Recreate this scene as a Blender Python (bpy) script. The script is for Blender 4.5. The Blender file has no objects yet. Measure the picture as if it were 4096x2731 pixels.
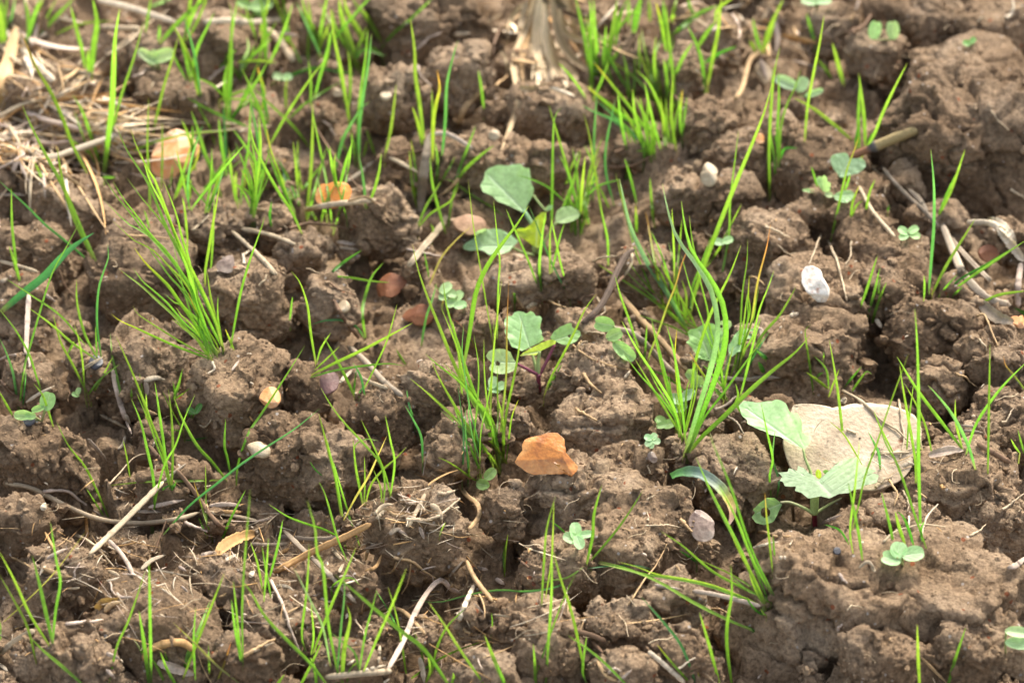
import bpy, bmesh, math, random
import numpy as np
R = math.radians
rng = np.random.default_rng(7); random.seed(7)
scene = bpy.context.scene
COL = scene.collection

# ------------------------------------------------------------------ camera
W, H = 4096.0, 2731.0
PITCH, DIST, LENS = R(37), 1.20, 86.4
FW = np.array([0, math.cos(PITCH), -math.sin(PITCH)])
UP = np.array([0, math.sin(PITCH), math.cos(PITCH)])
RT = np.array([1.0, 0, 0])
CP = -DIST * FW
F = LENS / 36 * W
cd = bpy.data.cameras.new('camera'); cam = bpy.data.objects.new('camera', cd); COL.objects.link(cam)
cam.location = CP; cam.rotation_euler = (R(90) - PITCH, 0, 0)
cd.lens = LENS; cd.sensor_width = 36; cd.clip_start = 0.02; cd.clip_end = 200
cd.dof.use_dof = True; cd.dof.focus_distance = 1.09; cd.dof.aperture_fstop = 10
scene.camera = cam
# ------------------------------------------------------------------ light: hazy sun from behind, right
SUN_EL, SUN_AZ = 52, 28      # azimuth measured from +Y towards +X
world = bpy.data.worlds.new('World'); scene.world = world; world.use_nodes = True
wn = world.node_tree.nodes; wl = world.node_tree.links
sky = wn.new('ShaderNodeTexSky'); sky.sky_type = 'NISHITA'; sky.sun_disc = False
sky.sun_elevation = R(SUN_EL); sky.sun_rotation = R(SUN_AZ); sky.dust_density = 4.0; sky.air_density = 1.2; sky.ozone_density = 0.6
bg = wn['Background']; bg.inputs['Strength'].default_value = 0.15
hs = wn.new('ShaderNodeHueSaturation'); hs.inputs['Saturation'].default_value = 0.55   # hazy, whitish sky
wl.new(sky.outputs[0], hs.inputs['Color']); wl.new(hs.outputs[0], bg.inputs['Color'])
sd = bpy.data.lights.new('sun', 'SUN'); sd.energy = 2.3; sd.angle = R(17); sd.color = (1.0, 0.93, 0.82)
so = bpy.data.objects.new('sun', sd); COL.objects.link(so)
so.rotation_euler = (R(90 - SUN_EL), 0, R(180 - SUN_AZ)); so.location = (0.4, 1, 2)
scene.view_settings.view_transform = 'Standard'; scene.view_settings.look = 'None'
scene.view_settings.exposure = 1.42; scene.view_settings.gamma = 1
scene.cycles.max_bounces = 6; scene.cycles.diffuse_bounces = 3; scene.cycles.transmission_bounces = 4
# ------------------------------------------------------------------ projection helpers (photo pixel <-> place)
def P3(px, py, z):
    px = np.asarray(px, float); py = np.asarray(py, float); z = np.asarray(z, float)
    d = FW + RT * ((px - W/2) / F)[..., None] - UP * ((py - H/2) / F)[..., None]
    return CP + d * z[..., None]
def PROJ(P):
    d = P - CP; z = d @ FW
    return W/2 + F * (d @ RT) / z, H/2 - F * (d @ UP) / z, z
def on_plane(px, py, h):
    d = FW + RT * (px - W/2) / F - UP * (py - H/2) / F
    z = (h - CP[2]) / d[2]
    return CP + d * z, z
# ------------------------------------------------------------------ noise
NT = 32
_g = rng.normal(size=(NT, NT, NT, 3)); _g /= np.linalg.norm(_g, axis=-1, keepdims=True); _g = _g.astype(np.float32)
_w = rng.random((NT, NT, NT, 3)).astype(np.float32)
def perlin(P):
    P = P.astype(np.float32); i = np.floor(P).astype(np.int32); f = P - i
    u = f * f * f * (f * (f * 6 - 15) + 10); out = 0
    for dx in (0, 1):
        for dy in (0, 1):
            for dz in (0, 1):
                g = _g[(i[:, 0] + dx) % NT, (i[:, 1] + dy) % NT, (i[:, 2] + dz) % NT]
                d = f - np.array([dx, dy, dz], np.float32)
                w = (u[:, 0] if dx else 1 - u[:, 0]) * (u[:, 1] if dy else 1 - u[:, 1]) * (u[:, 2] if dz else 1 - u[:, 2])
                out = out + w * (g * d).sum(1)
    return out
def fbm(P, o, lac=2.03, gain=0.5):
    s = 0; a = 1.0
    for k in range(o):
        s = s + a * perlin(P + 7.3 * k); P = P * lac; a *= gain
    return s
def worley(P, flat=False):
    P = P.astype(np.float32); i = np.floor(P).astype(np.int32); f = P - i
    best = np.full(len(P), 9.0, np.float32)
    for dx in (-1, 0, 1):
        for dy in (-1, 0, 1):
            for dz in ((0,) if flat else (-1, 0, 1)):
                c = _w[(i[:, 0] + dx) % NT, (i[:, 1] + dy) % NT, (i[:, 2] + dz) % NT]
                d = c + np.array([dx, dy, dz], np.float32) - f
                if flat: d = d[:, :2]
                best = np.minimum(best, (d * d).sum(1))
    return best
def facet(P, sc, off, grd):
    """broken-block relief: every cell is its own slightly tilted plane, with ledges where cells meet"""
    P = (P / sc).astype(np.float32); i = np.floor(P).astype(np.int32); f = P - i
    best = np.full(len(P), 9.0, np.float32); out = np.zeros(len(P), np.float32)
    for dx in (-1, 0, 1):
        for dy in (-1, 0, 1):
            for dz in (-1, 0, 1):
                a, b, c = (i[:, 0] + dx) % NT, (i[:, 1] + dy) % NT, (i[:, 2] + dz) % NT
                d = f - (_w[a, b, c] + np.array([dx, dy, dz], np.float32)); q = (d * d).sum(1); k = q < best
                best[k] = q[k]; g = _g[a[k], b[k], c[k]]
                out[k] = off * g[:, 0] + grd * sc * (g[:, [1, 2, 0]] * d[k]).sum(1)
    return out
def crumble(P):
    """broken, grainy soil relief in metres, a few mm"""
    Wp = P + 0.0020 * np.stack([perlin(P * 120), perlin(P * 120 + 5.1), perlin(P * 120 + 9.7)], 1) + 0.0011 * np.stack([perlin(P * 420), perlin(P * 420 + 5.1), perlin(P * 420 + 9.7)], 1)
    d = facet(Wp, 0.019, 0.0010, 0.20) + facet(Wp + 1.7, 0.0075, 0.0005, 0.20) + 0.00018 * (0.4 - worley(Wp / 0.0035))
    return d + 0.0008 * fbm(P * 170, 4, gain=0.64)
# ------------------------------------------------------------------ mesh helpers
def mesh_np(name, V, Fc, mat=None, smooth=True, attrs=None):
    V = np.asarray(V, np.float32); Fc = np.asarray(Fc, np.int32)
    me = bpy.data.meshes.new(name); n, k = Fc.shape
    me.vertices.add(len(V)); me.vertices.foreach_set('co', V.ravel())
    me.loops.add(n * k); me.loops.foreach_set('vertex_index', Fc.ravel())
    me.polygons.add(n); me.polygons.foreach_set('loop_start', np.arange(0, n * k, k, dtype=np.int32))
    me.polygons.foreach_set('use_smooth', np.full(n, smooth))
    me.update(calc_edges=True)
    if attrs:
        for an, av in attrs.items():
            av = np.asarray(av, np.float32)
            if av.ndim == 2 and av.shape[1] == 3: av = np.concatenate([av, np.ones((len(av), 1), np.float32)], 1)
            if av.ndim == 1:
                a = me.attributes.new(an, 'FLOAT', 'POINT'); a.data.foreach_set('value', av)
            else:
                a = me.attributes.new(an, 'FLOAT_COLOR', 'POINT'); a.data.foreach_set('color', av.ravel())
    if mat: me.materials.append(mat)
    return me
def link(name, me, parent=None, loc=None):
    o = bpy.data.objects.new(name, me); COL.objects.link(o)
    if parent is not None: o.parent = parent
    if loc is not None: o.location = loc
    return o
def tag(o, label=None, cat=None, group=None, kind=None):
    if label: o['label'] = label
    if cat: o['category'] = cat
    if group: o['group'] = group
    if kind: o['kind'] = kind
    return o
_ico = {}
def ico(s):
    if s not in _ico:
        bm = bmesh.new(); bmesh.ops.create_icosphere(bm, subdivisions=s, radius=1)
        V = np.array([v.co[:] for v in bm.verts]); Fc = np.array([[v.index for v in f.verts] for f in bm.faces]); bm.free()
        _ico[s] = (V, Fc)
    return _ico[s]
def vnormals(V, Fc):
    n = np.cross(V[Fc[:, 1]] - V[Fc[:, 0]], V[Fc[:, 2]] - V[Fc[:, 0]]); out = np.zeros_like(V)
    for k in range(3): np.add.at(out, Fc[:, k], n)
    return out / (np.linalg.norm(out, axis=1, keepdims=True) + 1e-12)
# ------------------------------------------------------------------ materials
def new_mat(name):
    m = bpy.data.materials.new(name); m.use_nodes = True
    nt = m.node_tree; b = nt.nodes['Principled BSDF']
    return m, nt, b
def nd(nt, t, **kw):
    n = nt.nodes.new(t)
    for k, v in kw.items():
        if k.startswith('i_'): n.inputs[k[2:]].default_value = v
        else: setattr(n, k, v)
    return n
def ramp(nt, src, stops):
    r = nt.nodes.new('ShaderNodeValToRGB'); e = r.color_ramp.elements
    while len(e) < len(stops): e.new(0.5)
    for k, (p, c) in enumerate(stops): e[k].position = p; e[k].color = (*c, 1)
    nt.links.new(src, r.inputs[0]); return r
def mixc(nt, fac, a, b, mode='MIX'):
    m = nt.nodes.new('ShaderNodeMix'); m.data_type = 'RGBA'; m.blend_type = mode
    for s, v in ((m.inputs[0], fac), (m.inputs[6], a), (m.inputs[7], b)):
        if isinstance(v, (int, float)): s.default_value = v
        elif isinstance(v, tuple): s.default_value = (*v, 1)
        else: nt.links.new(v, s)
    return m.outputs[2]
def math_n(nt, op, a, b=None):
    m = nt.nodes.new('ShaderNodeMath'); m.operation = op
    for s, v in ((m.inputs[0], a), (m.inputs[1], b)):
        if v is None: continue
        if isinstance(v, (int, float)): s.default_value = v
        else: nt.links.new(v, s)
    return m.outputs[0]
def soil_material():
    m, nt, b = new_mat('soil'); L = nt.links
    co = nd(nt, 'ShaderNodeNewGeometry').outputs['Position']
    n1 = nd(nt, 'ShaderNodeTexNoise', i_Scale=28.0, i_Detail=4.0); L.new(co, n1.inputs['Vector'])
    n2 = nd(nt, 'ShaderNodeTexNoise', i_Scale=420.0, i_Detail=5.0, i_Roughness=0.7); L.new(co, n2.inputs['Vector'])
    c1 = ramp(nt, n1.outputs['Fac'], [(0.3, (0.215, 0.141, 0.082)), (0.5, (0.298, 0.205, 0.125)), (0.70, (0.388, 0.284, 0.188))])
    c2 = ramp(nt, n2.outputs['Fac'], [(0.30, (0.45, 0.41, 0.39)), (0.5, (0.97, 0.97, 0.97)), (0.70, (1.5, 1.5, 1.47))])
    c = mixc(nt, 1.0, c1.outputs[0], c2.outputs[0], 'MULTIPLY')
    oi = nd(nt, 'ShaderNodeObjectInfo')      # each clod a little damper or drier
    c = mixc(nt, 1.0, c, ramp(nt, oi.outputs['Random'], [(0.0, (0.78, 0.76, 0.74)), (0.5, (1.0, 1.0, 1.0)), (1.0, (1.18, 1.18, 1.17))]).outputs[0], 'MULTIPLY')
    # mineral grains: pale, and a few rusty ones
    vo = nd(nt, 'ShaderNodeTexVoronoi', i_Scale=330.0); L.new(co, vo.inputs['Vector'])
    sep = nd(nt, 'ShaderNodeSeparateColor'); L.new(vo.outputs['Color'], sep.inputs[0])
    g = math_n(nt, 'MULTIPLY', math_n(nt, 'GREATER_THAN', sep.outputs[0], 0.93), math_n(nt, 'LESS_THAN', vo.outputs['Distance'], 0.24))
    c = mixc(nt, math_n(nt, 'MULTIPLY', g, 0.85), c, (0.52, 0.46, 0.40))
    g2 = math_n(nt, 'MULTIPLY', math_n(nt, 'LESS_THAN', sep.outputs[1], 0.018), math_n(nt, 'LESS_THAN', vo.outputs['Distance'], 0.36))
    c = mixc(nt, math_n(nt, 'MULTIPLY', g2, 0.8), c, (0.30, 0.08, 0.03))
    L.new(c, b.inputs['Base Color'])
    b.inputs['Roughness'].default_value = 0.93; b.inputs['Specular IOR Level'].default_value = 0.18
    n3 = nd(nt, 'ShaderNodeTexNoise', i_Scale=650.0, i_Detail=6.0, i_Roughness=0.75); L.new(co, n3.inputs['Vector'])
    v3 = nd(nt, 'ShaderNodeTexVoronoi', i_Scale=520.0); L.new(co, v3.inputs['Vector'])
    hgt = math_n(nt, 'SUBTRACT', n3.outputs['Fac'], math_n(nt, 'MULTIPLY', v3.outputs['Distance'], 0.22))
    bp = nd(nt, 'ShaderNodeBump', i_Strength=1.0, i_Distance=0.0028); L.new(hgt, bp.inputs['Height']); L.new(bp.outputs[0], b.inputs['Normal'])
    return m
M_SOIL = soil_material()
# ------------------------------------------------------------------ soil clods: photo position (2352 px wide view), half width, half height
D = W / 2352.0
CLODS = """2195 345 200 185|2225 165 150 75|2300 60 120 80|2130 45 85 60|2020 115 70 45|2320 215 70 60|1905 60 60 45
1895 375 110 65|1800 330 75 60|1700 340 75 45|1640 275 80 42|1665 455 95 55|1560 440 60 45|1925 490 130 60
1765 565 95 75|1885 690 130 105|1835 800 165 85|2035 600 90 70|2045 680 85 75|1990 545 80 55|2150 765 115 85|2235 720 75 70|2300 850 95 90
2160 885 55 75|2300 950 90 55|2240 1010 70 50|1690 1075 105 75|1790 980 70 60|1480 1200 120 85|1345 1140 150 72|1430 1075 90 45|1160 1165 58 95
1385 960 115 75|1355 860 95 65|1420 1250 120 70|1280 1300 90 60|1010 920 85 110|1040 1020 75 65|880 940 85 65|560 900 115 105|665 1035 110 80|700 900 60 80
560 700 95 105|690 590 62 100|870 500 85 70|490 540 80 70|610 520 60 50|330 610 125 95|330 830 110 85|210 850 60 55|70 880 70 60
380 230 65 70|450 240 55 62|270 270 90 60|500 95 110 62|330 130 80 55|110 205 110 62|70 410 105 55|190 470 130 65|90 570 85 62|60 690 75 60
900 225 72 100|1050 165 85 65|985 40 140 45|770 60 80 55|1260 235 95 55|1120 350 85 48|1010 350 70 45|1230 365 70 45|1440 130 75 55|1560 160 70 50|1620 60 80 45
1300 640 65 55|1180 640 60 45|1480 620 70 60|760 690 60 65|1100 760 60 50
90 1060 110 110|50 1205 70 70|340 1420 150 95|150 1310 110 70|170 1510 120 60|505 1330 95 60|640 1420 95 70|960 1215 110 95|1245 1455 115 85|1100 1400 60 45
1890 1370 205 150|2190 1345 190 140|1950 1255 100 70|2200 1110 150 85|2060 1195 95 65|2240 1480 120 75|2040 1520 110 55|2300 1180 90 60|1420 1440 95 50|1540 1370 80 50|1560 1500 95 50|1440 1540 85 45
1120 1540 80 40|800 1530 90 40|560 1510 90 45|400 1100 80 50|760 1060 75 60|800 1330 60 40|1330 750 60 45|2330 560 60 50|2150 500 70 40|2070 430 55 50"""
CL = [tuple(float(v) for v in s.split()) for s in CLODS.replace('\n', '|').split('|')]
NAMED_CLOD = {}
clods = []
for (cx, cy, hw, hh) in CL:
    C0, z = on_plane(cx * D, cy * D, 0.012)
    rx = hw * D * z / F; hm = hh * D * z / F
    th = math.atan2(CP[2], C0[1] - CP[1])
    ry = rx * rng.uniform(0.75, 1.0)
    ry = min(ry, 0.9 * hm / math.sin(th))
    rz = math.sqrt(max(hm**2 - (ry * math.sin(th))**2, (0.4 * rx)**2)) / math.cos(th)
    rz = min(rz, 1.05 * rx); dz = max(0.0, 0.85 * rx - rz); C0 = C0 - np.array([0, 0, dz]); rz += dz     # sides run down deep into the gaps
    clods.append([C0, np.array([rx * 1.02, ry * 1.0, rz * 1.0]), (cx, cy), rng.uniform(-0.35, 0.35)])
_t = 0          # smaller clods fill the gaps between the traced ones
while len(clods) < 225 and _t < 9000:
    _t += 1; cx, cy = rng.uniform(-120, 2470), rng.uniform(-60, 1640); hw = 22 + 34 * rng.random()**1.6
    if 690 < cx < 1010 and 620 < cy < 900: continue
    if any(math.hypot((cx - c[2][0]), (cy - c[2][1]) * 1.15) < 0.62 * (hw + c[1][0] * F / (D * 1.22)) for c in clods): continue
    C0, z = on_plane(cx * D, cy * D, 0.002); rx = hw * D * z / F
    clods.append([C0, np.array([rx, rx * rng.uniform(.7, 1), rx * rng.uniform(.5, .85)]), (cx, cy), rng.uniform(-1.5, 1.5)])
# ------------------------------------------------------------------ ground sheet
def axis(lo, hi, st, olo, ohi):
    a = list(np.arange(lo, hi, st)); s = st; x = hi; b = []
    while x < ohi: b.append(x); s *= 1.35; x += s
    c = []; s = st; x = lo
    while x > olo: s *= 1.35; x -= s; c.append(x)
    return np.array(c[::-1] + a + b)
gx = axis(-0.44, 0.44, 0.0013, -60, 60); gy = axis(-0.36, 0.56, 0.0013, -60, 60)
GX, GY = np.meshgrid(gx, gy); G = np.stack([GX.ravel(), GY.ravel(), np.zeros(GX.size)], 1)
near = ((np.abs(G[:, 0]) < 3) & (np.abs(G[:, 1]) < 3))
def ground_height(P):
    h = -0.015 + 0.016 * fbm(P * 9, 3) + 0.004 * fbm(P * 40, 2)
    Wp = P + 0.006 * np.stack([perlin(P * 60), perlin(P * 60 + 3.1), 0 * P[:, 0]], 1)
    h = h + facet(Wp, 0.036, 0.006, 0.45) + facet(Wp + 2.2, 0.016, 0.0022, 0.4)
    edge = np.clip((0.45 - np.maximum(np.abs(P[:, 0]), np.abs(P[:, 1] - 0.10))) / 0.05, 0, 1)
    h = -0.015 + 0.016 * fbm(P * 9, 2) * (1 - edge) + (h + 0.015) * edge
    return h + 1.1 * crumble(P) * edge
hz = np.full(len(G), -0.01); hz[near] = ground_height(G[near])
for C0, r, _, _ in clods:      # loose soil heaped against each clod
    d2 = ((G[:, 0] - C0[0]) / (1.25 * r[0]))**2 + ((G[:, 1] - C0[1]) / (1.25 * r[1]))**2
    k = d2 < 1
    hz[k] += 0.20 * r[2] * (1 - d2[k])**2
G[:, 2] = hz
nx, ny = len(gx), len(gy)
ii = (np.arange(ny - 1)[:, None] * nx + np.arange(nx - 1)[None, :]).ravel()
GF = np.stack([ii, ii + 1, ii + nx + 1, ii + nx], 1)
ground = link('ground', mesh_np('ground', G, GF, M_SOIL)); tag(ground, kind='structure')
ground['label'] = 'crumbly brown soil of a field with gaps between the clods'
SURF = [G[near]]           # every solid surface point, for resting things on
# ------------------------------------------------------------------ build clods
def clod_mesh(C0, r, yaw, s):
    V, Fc = ico(s)
    m_ = 8; az = (np.arange(m_) + rng.uniform(-.35, .35, m_)) * 2 * np.pi / m_; sl = rng.uniform(-0.10, 0.45, m_)      # steep broken sides
    n = np.stack([np.cos(az) * np.cos(sl), np.sin(az) * np.cos(sl), np.sin(sl)], 1); h = rng.uniform(0.80, 1.02, m_)
    n = np.concatenate([n, np.stack([rng.normal(0, .22, 3), rng.normal(0, .22, 3), np.ones(3)], 1), rng.normal(0, 1, (4, 3)), [[0, 0, -1]]]); n /= np.linalg.norm(n, axis=1, keepdims=True)
    h = np.concatenate([h, rng.uniform(0.86, 1.0, 3), rng.uniform(.92, 1.08, 4), [1]])
    A = np.maximum(V @ n.T, 0) / h
    rad = (A**15).sum(1)**(-1 / 15.0); rad = np.minimum(rad, 1.25)
    Q = V * rad[:, None] * r / 0.97
    c, s_ = math.cos(yaw), math.sin(yaw)
    Q = np.stack([c * Q[:, 0] - s_ * Q[:, 1], s_ * Q[:, 0] + c * Q[:, 1], Q[:, 2]], 1)
    Wd = Q + C0; N = vnormals(Q, Fc); m = r.min()
    big = 0.13 * m * fbm(Wd * (0.9 / r.mean()), 2) + facet(Wd + 0.004 * perlin(Wd * 90)[:, None], 0.85 * m, 0.075 * m, 0.28) + 0.035 * m * fbm(Wd * (2.6 / r.mean()) + 11, 3)
    nn = perlin(Wd * 42 + 3) + 0.35 * perlin(Wd * 160)
    crack = -0.0045 * np.exp(-(nn / 0.045)**2) * np.clip(perlin(Wd * 25 + 8) * 3 + 0.4, 0, 1)
    Q = Q + N * (big + crack + rng.uniform(0.35, 0.95) * crumble(Wd))[:, None]
    return Q, Fc
clod_objs = []
for C0, r, (cx, cy), yaw in clods:
    s = 6 if r[0] > 0.017 else 5
    Q, Fc = clod_mesh(C0, r, yaw, s)
    Q = Q[:, :]; o = link('soil_clod', mesh_np('soil_clod', Q, Fc, M_SOIL), loc=C0)
    clod_objs.append((o, cx, cy, r)); SURF.append(Q + C0)
# ------------------------------------------------------------------ depth of the nearest solid surface behind every photo pixel (for resting things)
BS = 8.0; MARG = 600
bw, bh = int((W + 2 * MARG) / BS), int((H + 2 * MARG) / BS)
ZB = np.full((bh, bw), 9.0)
def zsplat(P):
    px, py, z = PROJ(P); i = ((py + MARG) / BS).astype(int); j = ((px + MARG) / BS).astype(int)
    k = (i >= 0) & (i < bh) & (j >= 0) & (j < bw)
    np.minimum.at(ZB, (i[k], j[k]), z[k])
for S in SURF: zsplat(S)
def zfill():
    global ZF
    p = np.pad(ZB, 1, mode='edge')
    nb = np.stack([p[a:a + bh, b:b + bw] for a in range(3) for b in range(3)])
    med = np.sort(nb, 0)[2]
    ZF = np.where(ZB > med + 0.004, med, ZB)
    bad = ZF > 5
    I, J = np.mgrid[0:bh, 0:bw]; dy = UP[2] * -((I * BS - MARG + BS / 2) - H / 2) / F + FW[2]      # open ground where nothing was sampled
    zp = np.where(dy < -0.05, (-0.01 - CP[2]) / np.minimum(dy, -0.05), 9.0); ZF[bad] = zp[bad]
zfill()
def ZS(px, py):
    i = np.clip(((np.asarray(py, float) + MARG) / BS).astype(int), 0, bh - 1); j = np.clip(((np.asarray(px, float) + MARG) / BS).astype(int), 0, bw - 1)
    return ZF[i, j]
def surf(px, py):
    return P3(px, py, ZS(px, py))
# ------------------------------------------------------------------ plant, straw and stone materials (colour comes from each mesh's own 'Col')
def plant_material(name, trans, rough, spec, veins=False):
    m, nt, b = new_mat(name); L = nt.links
    at = nd(nt, 'ShaderNodeAttribute', attribute_name='Col')
    co = nd(nt, 'ShaderNodeTexCoord').outputs['Object']
    n = nd(nt, 'ShaderNodeTexNoise', i_Scale=900.0 if not veins else 500.0, i_Detail=3.0); L.new(co, n.inputs['Vector'])
    v = ramp(nt, n.outputs['Fac'], [(0.25, (0.80, 0.82, 0.78)), (0.75, (1.18, 1.15, 1.2))])
    c = mixc(nt, 1.0, at.outputs['Color'], v.outputs[0], 'MULTIPLY')
    if veins:
        av = nd(nt, 'ShaderNodeAttribute', attribute_name='vein')
        c = mixc(nt, math_n(nt, 'MULTIPLY', av.outputs['Fac'], 0.5), c, (0.56, 0.70, 0.48))
        bp = nd(nt, 'ShaderNodeBump', i_Strength=0.35, i_Distance=0.001)
        L.new(math_n(nt, 'SUBTRACT', math_n(nt, 'MULTIPLY', n.outputs['Fac'], 0.6), av.outputs['Fac']), bp.inputs['Height']); L.new(bp.outputs[0], b.inputs['Normal'])
    L.new(c, b.inputs['Base Color']); b.inputs['Roughness'].default_value = rough; b.inputs['Specular IOR Level'].default_value = spec
    if trans > 0:
        t = nd(nt, 'ShaderNodeBsdfTranslucent')
        tc = mixc(nt, 1.0, c, (1.22, 1.36, 0.68) if not veins else (1.25, 1.3, 0.8), 'MULTIPLY'); L.new(tc, t.inputs['Color'])
        ms = nd(nt, 'ShaderNodeMixShader'); ms.inputs[0].default_value = trans
        L.new(b.outputs[0], ms.inputs[1]); L.new(t.outputs[0], ms.inputs[2]); L.new(ms.outputs[0], nt.nodes['Material Output'].inputs['Surface'])
    return m
M_GRASS = plant_material('grass_blade', 0.55, 0.42, 0.4)
M_LEAF = plant_material('seedling_leaf', 0.42, 0.5, 0.45, True)
M_STEM = plant_material('plant_stem', 0.15, 0.5, 0.3)
M_STRAW = plant_material('dry_straw', 0.12, 0.75, 0.2)
GC = {'g': ((0.13, 0.265, 0.032), (0.215, 0.35, 0.050)), 'y': ((0.16, 0.30, 0.035), (0.26, 0.39, 0.055)), 'b': ((0.06, 0.20, 0.055), (0.13, 0.29, 0.10)),
      'p': ((0.14, 0.30, 0.10), (0.27, 0.38, 0.24)), 'o': ((0.17, 0.28, 0.03), (0.50, 0.27, 0.07)), 't': ((0.15, 0.30, 0.03), (0.50, 0.42, 0.05)),
      'r': ((0.22, 0.27, 0.05), (0.40, 0.14, 0.07)), 'd': ((0.04, 0.16, 0.02), (0.09, 0.24, 0.03)), 'e': ((0.30, 0.28, 0.08), (0.42, 0.33, 0.12)), 'k': ((0.035, 0.15, 0.06), (0.06, 0.21, 0.10))}
def resample(P, n):
    P = np.asarray(P, float)
    if len(P) == 2: P = np.stack([P[0], (P[0] + P[1]) / 2, P[1]])
    Q = np.concatenate([[2 * P[0] - P[1]], P, [2 * P[-1] - P[-2]]]); out = []
    for i in range(1, len(Q) - 2):
        for t in np.linspace(0, 1, 8, endpoint=False):
            a, b, c, d = Q[i - 1], Q[i], Q[i + 1], Q[i + 2]
            out.append(0.5 * (2 * b + (c - a) * t + (2 * a - 5 * b + 4 * c - d) * t * t + (3 * b - a - 3 * c + d) * t**3))
    out.append(P[-1]); out = np.array(out)
    s = np.concatenate([[0], np.cumsum(np.linalg.norm(np.diff(out[:, :2], axis=0), axis=1))]); q = np.linspace(0, s[-1], n)
    return np.stack([np.interp(q, s, out[:, k]) for k in range(out.shape[1])], 1)
def smooth1(z, n):
    for _ in range(n):
        z = np.concatenate([[z[0]], (z[:-2] + 2 * z[1:-1] + z[2:]) / 4, [z[-1]]])
    return z
def raise_pts(px, z0, yaw, tilt, free=0.12):
    """photo polyline -> 3D, standing in a roughly upright plane through its foot; rests on the soil where it would sink into it"""
    B = P3(px[0, 0], px[0, 1], z0)
    n = np.array([math.sin(yaw) * math.cos(tilt), math.cos(yaw) * math.cos(tilt), math.sin(tilt)])
    d = P3(px[:, 0], px[:, 1], np.ones(len(px))) - CP
    z = ((B - CP) @ n) / (d @ n)
    z = np.clip(z, z0 - 0.10, z0 + 0.10)
    lim = ZS(px[:, 0], px[:, 1]) - 0.0016; k = int(len(px) * free) + 1; lim[:k] = 9
    z = np.minimum(z, lim); z = smooth1(z, 4); z = np.minimum(z, lim + 0.001)
    return P3(px[:, 0], px[:, 1], z)
def frames(Q, twist=0.0, tw2=0.0):
    T = np.gradient(Q, axis=0); T /= np.linalg.norm(T, axis=1, keepdims=True) + 1e-12
    V = CP - Q; V /= np.linalg.norm(V, axis=1, keepdims=True)
    S = np.cross(T, V); S /= np.linalg.norm(S, axis=1, keepdims=True) + 1e-9
    for i in range(1, len(S)):
        if S[i] @ S[i - 1] < 0: S[i] *= -1
    N = np.cross(S, T); a = np.linspace(twist, twist + tw2, len(Q))[:, None]
    return T, S * np.cos(a) + N * np.sin(a), N * np.cos(a) - S * np.sin(a)
def blade_mesh(px, w, code, sunk=0.006, n=18, flat=False, free=0.12):
    px = resample(px, n); z0 = float(ZS(px[0, 0], px[0, 1]))
    Q = raise_pts(px, z0, rng.uniform(-0.35, 0.35), rng.uniform(-0.3, 0.22), free)
    Q = np.concatenate([[Q[0] + (Q[0] - Q[1]) * 0.4 - np.array([0, 0, sunk])], Q])
    t = np.concatenate([[0], np.linspace(0, 1, n)])
    prof = np.interp(t, [0, .12, .35, .6, .82, .94, 1], [.62, .8, 1, .92, .58, .26, .05])
    wd = float(np.interp(px[0, 1], [500, 1300, 2200], [0.92, 0.72, 0.62])) * w / F * z0 * prof * rng.uniform(0.92, 1.08)
    T, S, N = frames(Q, rng.uniform(-0.4, 0.4), rng.uniform(-0.45, 0.45))
    V = np.concatenate([Q - S * wd[:, None] / 2 + N * wd[:, None] * 0.14, Q - N * wd[:, None] * 0.10, Q + S * wd[:, None] / 2 + N * wd[:, None] * 0.14])
    m = len(Q); i = np.arange(m - 1)
    Fc = np.concatenate([np.stack([i, i + m, i + m + 1, i + 1], 1), np.stack([i + m, i + 2 * m, i + 2 * m + 1, i + m + 1], 1)])
    c0, c1 = (np.array(c) for c in GC[code]); j = np.exp(rng.normal(0, 0.13)); jr = rng.uniform(0.78, 1.14)
    if code in 'or': k = np.interp(t, [0, .6, .8, .92, 1], [0, .08, .4, 1, 1]) if code == 'o' else np.interp(t, [0, .35, .65, .9, 1], [0, .1, .5, 1, .8])
    elif code == 't': k = np.interp(t, [0, .7, .9, 1], [0, .2, 1, 1])
    else: k = t**0.8
    c = c0 + (c1 - c0) * k[:, None]
    if code in 'gybdp':        # bruised tip, pale sheath
        k = np.clip((t - 0.95) / 0.05, 0, 1)[:, None]; c = c * (1 - 0.5 * k) + 0.5 * k * np.array([0.42, 0.34, 0.14])
    c = c * (1 + 0.10 * rng.normal(size=(len(t), 1))); sh = np.exp(-(t / 0.07)**2)[:, None] * 0.6; c = c * (1 - sh) + sh * np.array([0.26, 0.20, 0.11])      # pale sheath at the foot
    c = c * j * np.array([jr, 1, 1]); C = np.concatenate([c, c * 1.12, c])
    return mesh_np('blade', V, Fc, M_GRASS, attrs={'Col': C}), Q
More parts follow.
